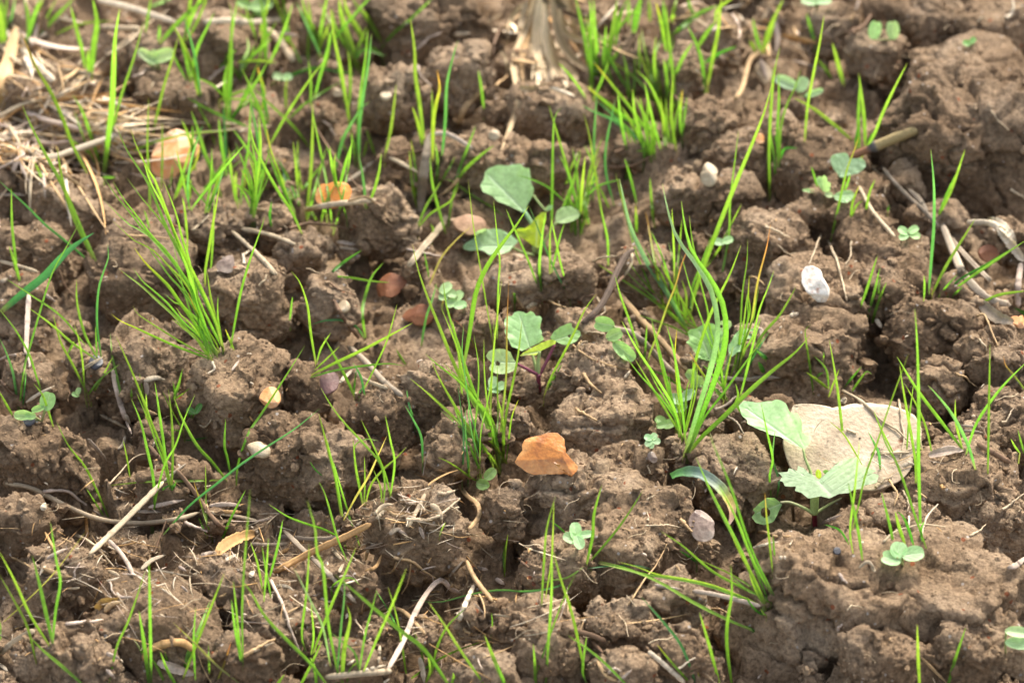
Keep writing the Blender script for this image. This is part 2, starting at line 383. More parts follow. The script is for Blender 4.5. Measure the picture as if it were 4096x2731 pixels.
def tube_mesh(name, Q, rad, col, mat, sides=7, squash=1.0, cap=True, ridge=0.0):
    Q = np.asarray(Q, float); m = len(Q); T, S, N = frames(Q); rad = np.broadcast_to(rad, (m,)); col = np.broadcast_to(col, (m, 3))
    a = np.arange(sides) / sides * 2 * np.pi; rg = 1 + ridge * rng.normal(size=sides)
    V = (Q[:, None] + S[:, None] * ((np.cos(a) * rg)[None, :, None] * rad[:, None, None]) + N[:, None] * ((np.sin(a) * rg)[None, :, None] * rad[:, None, None] * squash)).reshape(-1, 3)
    C = np.repeat(col, sides, 0) * np.tile(1 + 0.9 * (rg - 1), m)[:, None]; i = (np.arange(m - 1)[:, None] * sides + np.arange(sides)[None]).ravel()
    j = (np.arange(m - 1)[:, None] * sides + (np.arange(sides)[None] + 1) % sides).ravel()
    Fc = np.stack([i, j, j + sides, i + sides], 1)
    if cap:
        V = np.concatenate([V, Q[:1], Q[-1:]]); C = np.concatenate([C, col[:1] * 0.8, col[-1:] * 0.8]); e = len(V)
        k = np.arange(sides); k2 = (k + 1) % sides; o = (m - 1) * sides
        Fc = np.concatenate([Fc, np.stack([k2, k, np.full(sides, e - 2), np.full(sides, e - 2)], 1), np.stack([o + k, o + k2, np.full(sides, e - 1), np.full(sides, e - 1)], 1)])
    bm = None
    # degenerate quads at caps become triangles
    tri = Fc[:, 2] == Fc[:, 3]; F2 = np.concatenate([Fc[~tri][:, [0, 1, 2]], Fc[~tri][:, [0, 2, 3]], Fc[tri][:, :3]])
    return mesh_np(name, V, F2, mat, attrs={'Col': C})
def localise(o, base):
    """put the origin of a mesh built in world space at its base"""
    me = o.data; n = len(me.vertices); a = np.empty(n * 3, np.float32); me.vertices.foreach_get('co', a)
    a = a.reshape(-1, 3) - np.asarray(base, np.float32); me.vertices.foreach_set('co', a.ravel()); me.update()
    o.location = base
def thing(name, base):
    e = bpy.data.objects.new(name, None); COL.objects.link(e); e.location = base; e.empty_display_size = 0.005; return e
def child(name, me, root):
    n = len(me.vertices); a = np.empty(n * 3, np.float32); me.vertices.foreach_get('co', a)
    a = a.reshape(-1, 3) - np.array(root.location[:], np.float32); me.vertices.foreach_set('co', a.ravel()); me.update()
    return link(name, me, root)
# ------------------------------------------------------------------ labels: look first, then the neighbour one can find
LAND = []      # (name, x, y) in the 2352 px wide view
PENDING = []   # (object, look, x, y, category, group)
def pend(o, look, x, y, cat, group=None): PENDING.append((o, look, x, y, cat, group))
def where(x, y, own=None):
    best = sorted((math.hypot(x - a, (y - b) * 1.2), n, a, b) for n, a, b in LAND if n != own)[0]
    d, n, a, b = best; dx, dy = x - a, y - b
    if d < 45: rel = 'right beside'
    elif abs(dx) > 1.6 * abs(dy): rel = 'right of' if dx > 0 else 'left of'
    elif abs(dy) > 1.6 * abs(dx): rel = 'in front of' if dy > 0 else 'behind'
    else: rel = ('front ' if dy > 0 else 'back ') + ('right of' if dx > 0 else 'left of')
    return rel, n, d
ORD = ['', 'second', 'third', 'fourth', 'fifth', 'sixth', 'seventh', 'eighth', 'ninth', 'tenth', 'eleventh', 'twelfth', 'thirteenth', 'fourteenth']
def resolve_labels():
    by = {}
    for o, look, x, y, cat, grp in PENDING:
        rel, n, d = where(x, y); by.setdefault((look, rel, n), []).append((d, o, cat, grp))
    for (look, rel, n), L in by.items():
        L.sort(key=lambda q: q[0])
        rel = rel.replace('right beside', 'beside')
        for k, (d, o, cat, grp) in enumerate(L):
            s = look + ' ' + rel + ' ' + n
            if len(L) > 1: s += ', ' + ('closest' if k == 0 else ORD[min(k, 13)] + ' closest')
            if len(s.split()) > 16: s = s.split(' ', 1)[1]
            tag(o, s, cat, grp)
NUM = ['no', 'one', 'two', 'three', 'four', 'five', 'six', 'seven', 'eight', 'nine', 'ten', 'eleven', 'twelve', 'thirteen', 'fourteen', 'fifteen']
# ------------------------------------------------------------------ tiles of the photo in which the outlines below were measured
TS = 0.6058
def tile(t):
    return {'0': 0, '1': 1000, '2': 2000, '3': 3000}[t[1]], {'A': 0, 'B': 900, 'C': 1780}[t[0]]
def pts_of(s, ox, oy, sc=TS):
    return [[ox + sc * float(a), oy + sc * float(b)] for a, b in (q.split(',') for q in s.split())]
COLN = {'g': 'green', 'y': 'yellow-green', 'b': 'blue-green', 'p': 'grey-green', 'o': 'orange-tipped', 't': 'yellow-tipped', 'r': 'red-tinged', 'd': 'dark green', 'e': 'yellowing', 'k': 'bluish'}
def build_grass(t, line):
    ox, oy = tile(t); bl = []
    for b in line.split('|'):
        b = b.strip(); rev = b[0] == '<'; b = b.lstrip('<')
        w, c, rest = b.split(' ', 2); P = pts_of(rest, ox, oy)
        if rev: P = P[::-1]
        bl.append((float(w) * TS, c, P))
    P0 = bl[0][2][0]; base = surf(P0[0], P0[1]); xs = np.array([p for b in bl for p in b[2]])
    tall = (P0[1] - xs[:, 1].min()) / D; n = len(bl); cs = [b[1] for b in bl]; c = max(set(cs), key=cs.count)
    for q in 'or':
        if q in cs and n < 4: c = q
    size = 'tall' if tall > 260 else 'short' if tall < 90 else 'low' if tall < 60 else 'medium'
    tips = np.array([b[2][-1] for b in bl]); ln = (tips[:, 0].mean() - P0[0]) / D
    lean = 'leaning left' if ln < -0.45 * tall else 'leaning right' if ln > 0.45 * tall else 'upright'
    if n == 1:
        me, Q = blade_mesh(bl[0][2], bl[0][0], bl[0][1]); o = link('grass_shoot', me); localise(o, base)
        look = f'{size} {lean} {COLN[c]} single grass shoot'
    else:
        o = thing('grass_plant', base)
        extra = []
        if n >= 8:
            for q in range(int(0.75 * n)):
                w, cc, P = bl[int(rng.integers(0, n))]; P = np.array(P); u = np.linspace(0, 1, len(P))[:, None]; k = rng.uniform(0.45, 1.0)
                P = P[0] + (P - P[0]) * k; extra.append((w * rng.uniform(.7, 1), cc if cc in 'gyb' else 'g', (P + rng.normal(0, 10, 2) * [1, .4] + u * rng.normal(0, 38, 2)).tolist()))
        for w, cc, P in bl + extra: child('blade', blade_mesh(P, w, cc)[0], o)
        n += len(extra)
        look = f'{size} {lean} {COLN[c]} grass plant of {NUM[n] if n < 16 else "many"} blades'
    pend(o, look, P0[0] / D, P0[1] / D, 'grass', 'grass seedlings growing from the soil')
# ------------------------------------------------------------------ straw and roots
SC = {'s': (0.52, 0.41, 0.27), 'w': (0.66, 0.55, 0.40), 't': (0.46, 0.31, 0.16), 'n': (0.20, 0.125, 0.075), 'm': (0.52, 0.41, 0.32), 'h': (0.36, 0.29, 0.21), 'k': (0.10, 0.07, 0.05), 'o': (0.55, 0.33, 0.14)}
SN = {'s': 'dull tan', 'w': 'pale cream', 't': 'golden brown', 'n': 'dark brown', 'm': 'pinkish pale', 'h': 'grey brown', 'k': 'blackish', 'o': 'orange brown'}
def drape(px, r, lift=0.0):
    zs = ZS(px[:, 0], px[:, 1]); lin = np.linspace(zs[0], zs[-1], len(px))
    z = np.minimum(lin, zs); z = smooth1(z, 10); z = np.minimum(smooth1(np.minimum(z, zs), 6), zs + 0.3 * r) - 0.9 * r - lift
    return P3(px[:, 0], px[:, 1], z)
def build_straw(t, line):
    ox, oy = tile(t)
    for b in line.split('|'):
        b = b.strip(); w, c, rest = b.split(' ', 2); w = float(w) * TS; P = np.array(pts_of(rest, ox, oy))
        n = 26; px = resample(P, n); z0 = float(ZS(px[:, 0], px[:, 1]).mean()); r = 0.5 * w / F * z0
        L = np.linalg.norm(np.diff(px, axis=0), axis=1).sum()
        chord = np.linalg.norm(px[-1] - px[0]); bent = chord < 0.95 * L
        a = abs(math.degrees(math.atan2(-(px[-1, 1] - px[0, 1]), px[-1, 0] - px[0, 0])))
        base = 0.88 * np.array(SC[c]) * np.exp(rng.normal(0, 0.10)); tt = np.linspace(0, 1, n)[:, None]
        col = base * (1 + 0.14 * np.sin(tt * rng.uniform(4, 14) + rng.uniform(0, 6))) * (1 + rng.normal(0, 0.05, (n, 1)))
        ln = 'long' if L > 420 else 'short' if L < 190 else ''
        ang = math.degrees(math.atan2(abs(px[-1, 1] - px[0, 1]), abs(px[-1, 0] - px[0, 0])))
        dirn = 'flat-lying' if ang < 20 else 'upright' if ang > 65 else 'slanting'
        thin = w < 15
        if thin: name, noun = 'dry_root', 'thin root'
        elif w > 37: name, noun = 'dry_leaf', 'broad dry leaf'
        else: name, noun = 'straw', 'straw'
        if thin:
            px = px + np.cumsum(rng.normal(0, 1.3, px.shape), 0) * np.sin(np.linspace(0, np.pi, n))[:, None]
            Q = drape(px, r, 0.0004); rad = r * np.linspace(1.15, 0.55, n) * (1 + 0.12 * rng.normal(size=n)); me = tube_mesh(name, Q, rad, col, M_STRAW, 6)
        elif name == 'straw':
            Q = drape(px, 0.6 * r, 0.0006); rad = 0.92 * r * (1 + 0.06 * rng.normal(size=n)); t1 = tt[:, 0]
            if L < 150: col *= 0.8; rad = 0.72 * rad * np.interp(t1, [0, .1, .3, .75, 1], [.35, .8, 1, .8, .15]); me = tube_mesh(name, Q, rad, col, M_STRAW, 9, rng.uniform(0.25, 0.45), ridge=0.16)     # a flat splinter
            else:
                rad = rad * np.interp(t1, [0, .03, .1, .9, .97, 1], [.45, .8, 1, 1, .8, .3]); k = int(rng.integers(6, 20)); rad[k] *= 1.15; col[k] *= 0.7; me = tube_mesh(name, Q, rad, col, M_STRAW, 11, rng.uniform(0.4, 0.7), ridge=0.12)
        else:
            Q = drape(px, 0.25 * r, 0.0012); T, S, N = frames(Q, rng.uniform(-0.4, 0.4), rng.uniform(-0.8, 0.8))
            prof = np.interp(tt[:, 0], [0, .15, .5, .85, 1], [.45, .85, 1, .75, .25]) * (1 + 0.07 * rng.normal(size=n)); m = 7; U = np.linspace(-1, 1, m); cu = rng.uniform(0.25, 0.7)
            V = (Q[:, None] + S[:, None] * (U[None, :, None] * r * prof[:, None, None]) + N[:, None] * ((cu * U**2 + 0.10 * np.cos(U * 9))[None, :, None] * r * prof[:, None, None])).reshape(-1, 3)
            i = (np.arange(n - 1)[:, None] * m + np.arange(m - 1)[None]).ravel(); Fc = np.stack([i, i + 1, i + m + 1, i + m], 1)
            C = np.repeat(col, m, 0) * (1 + 0.13 * rng.normal(size=(1, m)).repeat(n, 0).ravel())[:, None]; me = mesh_np(name, V, Fc, M_STRAW, attrs={'Col': C})
        o = link(name, me); localise(o, Q[0])
        look = ' '.join(q for q in (ln, 'bent' if bent else '', dirn, SN[c], noun) if q)
        pend(o, look, px[:, 0].mean() / D, px[:, 1].mean() / D, 'dry leaf' if name == 'dry_leaf' else 'root' if thin else 'straw', 'dry stalks, leaves and roots littering the soil')
# ------------------------------------------------------------------ stones
def stone_material(name, stops, scale=60.0, rough=0.45, spec=0.5, band=0.0, patch=None, bump=0.3):
    m, nt, b = new_mat(name); L = nt.links; co = nd(nt, 'ShaderNodeTexCoord').outputs['Object']
    n = nd(nt, 'ShaderNodeTexNoise', i_Scale=scale, i_Detail=5.0, i_Distortion=band); L.new(co, n.inputs['Vector'])
    c = ramp(nt, n.outputs['Fac'], stops).outputs[0]
    n2 = nd(nt, 'ShaderNodeTexNoise', i_Scale=scale * 12, i_Detail=4.0); L.new(co, n2.inputs['Vector'])
    c = mixc(nt, 1.0, c, ramp(nt, n2.outputs['Fac'], [(0.3, (0.82, 0.8, 0.78)), (0.7, (1.12, 1.12, 1.12))]).outputs[0], 'MULTIPLY')
    if patch:
        col, th = patch; n3 = nd(nt, 'ShaderNodeTexNoise', i_Scale=scale * 1.7, i_Detail=5.0); L.new(co, n3.inputs['Vector'])
        k = ramp(nt, n3.outputs['Fac'], [(th, (0, 0, 0)), (th + 0.06, (1, 1, 1))]); c = mixc(nt, k.outputs[0], c, col)
    L.new(c, b.inputs['Base Color']); b.inputs['Roughness'].default_value = rough; b.inputs['Specular IOR Level'].default_value = spec
    bp = nd(nt, 'ShaderNodeBump', i_Strength=bump, i_Distance=0.001); L.new(n2.outputs['Fac'], bp.inputs['Height']); L.new(bp.outputs[0], b.inputs['Normal'])
    return m
SM = {'amber': stone_material('amber_flint', [(0.32, (0.27, 0.085, 0.015)), (0.5, (0.46, 0.17, 0.03)), (0.66, (0.62, 0.30, 0.09))], 55, 0.24, 0.65, 1.2, ((0.62, 0.42, 0.26), 0.68)),
      'slab': stone_material('pale_limestone', [(0.3, (0.33, 0.245, 0.16)), (0.5, (0.42, 0.335, 0.235)), (0.7, (0.50, 0.42, 0.315))], 45, 0.85, 0.2, 0.3, ((0.24, 0.12, 0.07), 0.70), 0.7),
      'white': stone_material('white_flint', [(0.35, (0.50, 0.34, 0.24)), (0.45, (0.72, 0.64, 0.54)), (0.7, (0.80, 0.75, 0.68))], 70, 0.3, 0.6, 0.5, ((0.42, 0.20, 0.11), 0.61)),
      'peach': stone_material('peach_flint', [(0.3, (0.52, 0.19, 0.05)), (0.5, (0.66, 0.31, 0.12)), (0.7, (0.74, 0.48, 0.29))], 90, 0.5, 0.4, 0.8, ((0.66, 0.52, 0.36), 0.63)),
      'orange': stone_material('orange_flint', [(0.3, (0.52, 0.15, 0.012)), (0.5, (0.62, 0.22, 0.03)), (0.7, (0.62, 0.36, 0.19))], 60, 0.35, 0.5, 1.0),
      'rust': stone_material('rust_stone', [(0.3, (0.13, 0.045, 0.018)), (0.55, (0.21, 0.078, 0.03)), (0.75, (0.30, 0.14, 0.07))], 80, 0.55, 0.35),
      'purple': stone_material('purple_stone', [(0.3, (0.11, 0.055, 0.045)), (0.6, (0.18, 0.095, 0.08))], 80, 0.5, 0.4),
      'beige': stone_material('beige_pebble', [(0.3, (0.30, 0.22, 0.13)), (0.55, (0.42, 0.33, 0.21)), (0.75, (0.52, 0.44, 0.31))], 120, 0.5, 0.4),
      'tan': stone_material('tan_stone', [(0.3, (0.20, 0.11, 0.06)), (0.55, (0.34, 0.21, 0.12)), (0.75, (0.46, 0.30, 0.16))], 70, 0.7, 0.3),
      'grey': stone_material('grey_flint', [(0.35, (0.10, 0.06, 0.045)), (0.52, (0.26, 0.19, 0.145)), (0.7, (0.42, 0.35, 0.28))], 60, 0.3, 0.55, 1.0),
      'dark': stone_material('dark_pebble', [(0.3, (0.018, 0.018, 0.022)), (0.7, (0.05, 0.05, 0.06))], 120, 0.45, 0.5)}
def build_stone(name, outline, mat, label, cat, depth=0.6, facets=7, sub=5, hidden=None, box=0.65, rough=0.03, tilt=0.28, flat=1.6, fwd=0.0):
    O = np.array([[float(a), float(b)] for a, b in (q.split(',') for q in outline.split())]) * D
    c = (O.min(0) + O.max(0)) / 2; z0 = float(np.percentile(ZS(O[:, 0] * .8 + c[0] * .2, O[:, 1] * .8 + c[1] * .2), 4)) - 0.001 - fwd
    K = z0 / F; A = np.stack([(O[:, 0] - c[0]) * K, -(O[:, 1] - c[1]) * K], 1)
    ph = np.arctan2(A[:, 1], A[:, 0]); rr = np.hypot(A[:, 0], A[:, 1]); s = np.argsort(ph); ph, rr = ph[s], rr[s]
    V, Fc = ico(sub); p = np.arctan2(V[:, 1], V[:, 0]); Rr = np.interp(p, ph, rr, period=2 * np.pi)
    mr = rr.mean(); lat = np.hypot(V[:, 0], V[:, 1])**box
    q = np.stack([np.cos(p) * Rr * lat, np.sin(p) * Rr * lat, V[:, 2] * mr * depth], 1)
    for _ in range(facets):
        n = rng.normal(size=3); n[2] = abs(n[2]) + flat; n /= np.linalg.norm(n); d = q @ n; h = np.percentile(d, rng.uniform(72, 93))
        q = q - n * np.maximum(d - h, 0)[:, None]
    q = q + V * (rough * mr * fbm(q / mr * 1.6 + rng.uniform(0, 20), 4))[:, None]
    Q = q[:, :1] * RT + q[:, 1:2] * UP + (tilt * q[:, 1:2] - q[:, 2:3]) * FW      # the face leans back
    ctr = P3(c[0], c[1], z0)
    o = link(name, mesh_np(name, Q, Fc, SM[mat]), loc=ctr); tag(o, label, cat, 'stones lying in the soil')
    zsplat(Q + ctr); return o
# ------------------------------------------------------------------ broadleaf seedlings
LC = {'l': (0.35, 0.54, 0.28), 'm': (0.30, 0.49, 0.17), 'y': (0.44, 0.56, 0.05), 'c': (0.44, 0.60, 0.27), 'f': (0.39, 0.59, 0.29), 'd': (0.13, 0.32, 0.06), 'q': (0.37, 0.58, 0.26)}
def view_normal(pitch, yaw):      # pitch 90 = lies flat, 0 = stands facing the camera
    a, b = R(pitch), R(yaw); return np.array([math.cos(a) * math.sin(b), -math.cos(a) * math.cos(b), math.sin(a)])
def leaf_mesh(outline, b, t, z0, pitch=50, yaw=0, cup=0.12, col='l', holes=(), ripple=0.03, droop=0.0, n=130, tooth=0.0):
    """outline, midrib foot b and tip t in photo px; the leaf lies in a tilted plane through its foot"""
    O = np.asarray(outline, float); O = np.concatenate([O, O[:1]])
    s = np.concatenate([[0], np.cumsum(np.linalg.norm(np.diff(O, axis=0), axis=1))]); q = np.linspace(0, s[-1], n, endpoint=False)
    O = np.stack([np.interp(q, s, O[:, k]) for k in (0, 1)], 1)
    if tooth:
        ctr = O.mean(0); w_ = np.abs(np.sin(np.linspace(0, np.pi * 13, n)))**0.7 - 0.5; O = O + (O - ctr) * (tooth * w_ * (1 + 0.4 * np.sin(np.linspace(0, 23, n))))[:, None]
    b, t = np.array(b, float), np.array(t, float); ax = t - b; L2 = ax @ ax
    u = np.clip(((O - b) @ ax) / L2 - 0.10, 0.02, 0.9); M = b + u[:, None] * ax; side = np.sign((O[:, 0] - b[0]) * ax[1] - (O[:, 1] - b[1]) * ax[0])
    N = view_normal(pitch, yaw); B = P3(b[0], b[1], z0)
    rs = np.linspace(0, 1, 11); px = []; off = []; vein = []
    hw = np.linalg.norm(O - M, axis=1).max()
    for r in rs:
        p = M + (O - M) * r; px.append(p)
        vr = np.linalg.norm(p - M, axis=1) / hw; uu = ((p - b) @ ax) / L2
        fr = np.abs(((uu - 0.6 * vr) * 3.6 + 0.25 * side) % 1.0 - 0.5)
        ve = np.maximum(np.exp(-(vr / 0.045)**2), 0.5 * np.exp(-(fr / 0.04)**2) * (r > 0.05) * (1 - 0.6 * r)); vein.append(ve)
        off.append(cup * vr**1.5 - droop * uu**2 + ripple * r * np.sin(uu * 17 + side * 2) * vr - 0.022 * np.exp(-(fr / 0.12)**2) * vr)
    px = np.concatenate(px); off = np.concatenate(off); vein = np.concatenate(vein)
    d = P3(px[:, 0], px[:, 1], np.ones(len(px))) - CP; z = ((B - CP) @ N) / (d @ N); z = np.clip(z, z0 - 0.04, z0 + 0.04)
    over = z - (ZS(px[:, 0], px[:, 1]) - 0.0015); z = z - max(0, np.percentile(over, 85))
    over = z - (ZS(px[:, 0], px[:, 1]) - 0.001); z = z - np.maximum(over, 0)
    Q = P3(px[:, 0], px[:, 1], z) + N * (off * math.sqrt(L2) / F * z0)[:, None]
    m = len(rs); k = np.arange(n); k2 = (k + 1) % n; Fs = []
    for j in range(m - 1): Fs.append(np.stack([j * n + k, j * n + k2, (j + 1) * n + k2, (j + 1) * n + k], 1))
    Fc = np.concatenate(Fs)
    for hx, hy, hr in holes:
        c = px[Fc].mean(1); Fc = Fc[np.hypot(c[:, 0] - hx, c[:, 1] - hy) > hr]
    c = np.array(LC[col]) * np.exp(rng.normal(0, 0.05)); edge = np.repeat(rs, n)[:, None]
    C = c * (1 + 0.10 * rng.normal(size=(1, 3)) * 0.3) * (1 + 0.12 * edge**4) * np.ones((len(px), 1))
    return mesh_np('leaf', Q, Fc, M_LEAF, attrs={'Col': C, 'vein': vein}), float(z[0])
def oval(cx, cy, rx, ry, ang=0, notch=0.0, n=40):
    a = np.linspace(0, 2 * np.pi, n, endpoint=False); r = 1 - notch * np.exp(-(np.minimum(a, 2 * np.pi - a) / 0.45)**2)
    x, y = rx * r * np.cos(a), ry * r * np.sin(a); c, s = math.cos(R(ang)), math.sin(R(ang))
    return np.stack([cx + c * x - s * y, cy + s * x + c * y], 1)
def px_tube(name, pts, z, w0, w1, c0, c1, root, mat=None):
    px = resample(np.array(pts, float), 14); t = np.linspace(0, 1, 14); zz = np.interp(t, np.linspace(0, 1, len(z)), z) if len(z) > 1 else np.full(14, z[0])
    Q = P3(px[:, 0], px[:, 1], zz); zm = zz.mean()
    me = tube_mesh(name, Q, 0.5 / F * zm * (w0 + (w1 - w0) * t), np.array(c0) + (np.array(c1) - np.array(c0)) * t[:, None], mat or M_STEM, 8)
    return child(name, me, root)
# ------------------------------------------------------------------ stones
def U(s, ox, oy, sc):      # outline measured in an enlarged view -> 2352 px wide view
    return ' '.join('%.1f,%.1f' % ((ox + sc * float(a)) / D, (oy + sc * float(b)) / D) for a, b in (q.split(',') for q in s.split()))
build_stone('flint', U('330,940 400,820 510,680 500,560 560,430 750,370 920,340 1150,285 1290,290 1360,360 1440,430 1450,560 1480,740 1600,880 1750,1040 1740,1110 1600,1270 1560,1240 1440,1190 1250,1200 1020,1200 880,1210 760,1220 560,1130 480,1060 380,1000', 2000, 1680, .17857), 'amber', 'glossy amber orange flint wedged between clods in front of the tallest grass', 'flint', 0.5, 7, 6, box=0.5, tilt=0.12, flat=4.0)
build_stone('stone_slab', U('720,240 760,165 920,150 1080,170 1200,205 1320,190 1490,140 1700,150 1900,195 2080,280 2140,420 2130,560 2050,700 1900,930 1700,1040 1300,1060 900,1000 700,830 640,560 690,400', 2900, 1560, .36987), 'slab', 'large pale buff limestone slab behind the front right toothed seedling', 'stone', 0.42, 3, 6, box=0.42, rough=0.035, tilt=0.6, flat=7.0)
build_stone('flint', '1842,622 1850,612 1868,610 1884,618 1890,636 1900,652 1903,678 1898,695 1884,705 1872,690 1862,680 1848,662 1843,640', 'white', 'white knobbly flint with a brown patch standing on a clod', 'flint', 0.55, 3, 5, rough=0.09)
build_stone('stone', '352,345 362,318 380,298 405,289 432,295 452,318 456,345 440,372 415,395 390,412 362,410 346,395 348,368', 'peach', 'pale peach orange rounded stone in the back left grass', 'stone', 0.6, 6, 5, fwd=0.012)
build_stone('flint', '722,432 732,420 750,424 775,418 800,424 808,440 800,460 780,474 750,478 730,468 722,450', 'orange', 'bright orange flint half hidden behind grass left of centre', 'flint', 0.6, 5, 5, fwd=0.006)
build_stone('stone', '855,662 868,648 915,632 932,636 935,652 922,664 880,678 862,684', 'rust', 'flat rust brown stone in the bare dip left of centre', 'stone', 0.5, 6, 4)
build_stone('stone', '921,728 950,708 985,702 1000,715 990,742 968,748 945,738', 'rust', 'pointed rust brown stone behind the tall central grass', 'stone', 0.5, 6, 4)
build_stone('stone', '595,918 602,900 618,888 640,892 645,910 636,934 612,936', 'peach', 'small pale orange stone on the front left clod face', 'stone', 0.5, 5, 4)
build_stone('flint', '496,612 512,596 532,586 539,605 538,622 515,626', 'grey', 'small triangular pinkish grey flint by the left grass plant', 'flint', 0.4, 4, 4)
build_stone('stone', '734,868 752,850 774,858 778,880 764,902 742,906 735,886', 'purple', 'dark purple brown stone under short grass blades', 'stone', 0.5, 5, 4)
build_stone('pebble', '567,1022 580,1016 605,1020 622,1032 618,1048 596,1050 574,1036', 'beige', 'smooth cream seed shaped pebble on a left front clod', 'pebble', 0.7, 0, 4, box=0.9)
build_stone('pebble', '773,700 784,690 800,694 804,708 796,718 780,716', 'beige', 'round cream pebble in the bare dip left of centre', 'pebble', 0.7, 1, 4, box=0.9)
build_stone('flint', '1592,1176 1612,1168 1632,1180 1640,1210 1634,1238 1600,1240 1586,1222', 'grey', 'grey brown glassy flint in the hollow below the fallen leaf', 'flint', 0.5, 6, 5)
build_stone('stone', '1040,508 1062,496 1090,494 1112,504 1118,522 1095,536 1060,534 1044,524', 'tan', 'tan and orange stone beside the large pale seedling leaves', 'stone', 0.6, 5, 4)
build_stone('stone', '2246,580 2262,564 2284,564 2296,580 2284,598 2258,600', 'rust', 'mossy brown pebble beneath straw at the right edge', 'pebble', 0.6, 3, 4)
build_stone('stone', '2318,734 2340,728 2362,730 2362,744 2330,746', 'peach', 'small orange stone on the clod at the right edge', 'stone', 0.5, 4, 4)
build_stone('pebble', '1137,1008 1146,998 1158,1004 1166,1016 1156,1024 1142,1018', 'rust', 'tiny orange pebble above the glossy amber flint', 'pebble', 0.6, 3, 4) if False else None
for o_, l_, m_, n_ in (('1614,392 1624,372 1638,376 1646,404 1640,428 1626,430', 'pale cream husk fragment on the clod behind the right grass', 'beige', 'husk'), ('1736,150 1746,136 1760,150 1768,184 1758,198 1742,180', 'pinkish cream stalk fragment standing behind the right back seedling', 'beige', 'husk'),
    ('205,826 216,814 232,820 234,842 220,850 206,842', 'small black pebble left of the front left clods', 'dark', 'pebble'), ('52,962 66,952 80,958 78,974 60,978', 'small black pebble beneath the left edge seedling', 'dark', 'pebble'),
    ('1914,1262 1922,1256 1931,1261 1928,1272 1917,1272', 'blue black pebble on the large front right clod', 'dark', 'pebble'), ('1487,1044 1496,1036 1506,1046 1508,1062 1494,1060', 'bluish grey chip beside the cracked clod', 'grey', 'pebble'),
    ('872,218 886,212 900,218 896,228 876,228', 'small white pebble at the foot of the back clod', 'beige', 'pebble'), ('762,206 780,206 790,214 776,222 764,218', 'small cream pebble among the back grass', 'beige', 'pebble'),
    ('1122,306 1136,298 1148,306 1144,320 1126,320', 'oval cream pebble beneath the hanging dry grass clump', 'beige', 'pebble'), ('1730,318 1740,308 1756,312 1756,326 1738,328', 'yellowish pebble behind the husk fragment', 'peach', 'pebble')):
    build_stone(n_, o_, m_, l_, n_, 0.6, 2, 4, box=0.85)
zfill()
LAND += [('the amber flint', 1260, 1045), ('the pale limestone slab', 1960, 1000), ('the white flint', 1872, 655), ('the peach stone', 405, 345), ('the orange flint', 765, 445), ('the hanging dry clump', 1250, 110),
         ('the biggest back clod', 2195, 330), ('the dense green tuft', 1500, 290), ('the hollow stem', 2040, 325), ('the pale-leaved seedling', 1190, 500), ('the purple-stemmed seedling', 1225, 800), ('the crinkled seedling', 1640, 800),
         ('the toothed front seedling', 1890, 1110), ('the root-bound clod', 950, 1215), ('the fallen leaf', 1630, 1130), ('the rust brown stone', 895, 660), ('the tall left grass plant', 480, 760), ('the cream pebble', 595, 1032),
         ('the left edge seedling', 80, 940), ('the frayed stalk', 550, 1250), ('the four-lobed cotyledons', 1327, 1232), ('the three front cotyledons', 2070, 1272), ('the cracked central clod', 1345, 1140), ('the largest front clod', 1890, 1370),
         ('the right edge straw bundle', 2260, 640), ('the broad bluish leaf', 110, 610), ('the heart-leaved seedling', 1930, 410), ('the bean-shaped cotyledons', 2030, 68), ('the mauve stalk', 420, 1520), ('the long bent straw', 990, 1380), ('the lower left corner', 20, 1560), ('the upper left corner', 20, 20)]
for o, cx, cy, r in clod_objs:
    hw = r[0] * F / (D * float(ZS(cx * D, cy * D))); ar = r[2] / r[0]
    look = ('very large' if hw > 150 else 'large' if hw > 100 else 'mid-sized' if hw > 70 else 'small') + (' flat' if ar < 0.6 else ' tall' if ar > 0.95 else ' rounded') + ' brown soil clod'
    pend(o, look, cx, cy, 'clod', 'clods of ploughed soil')
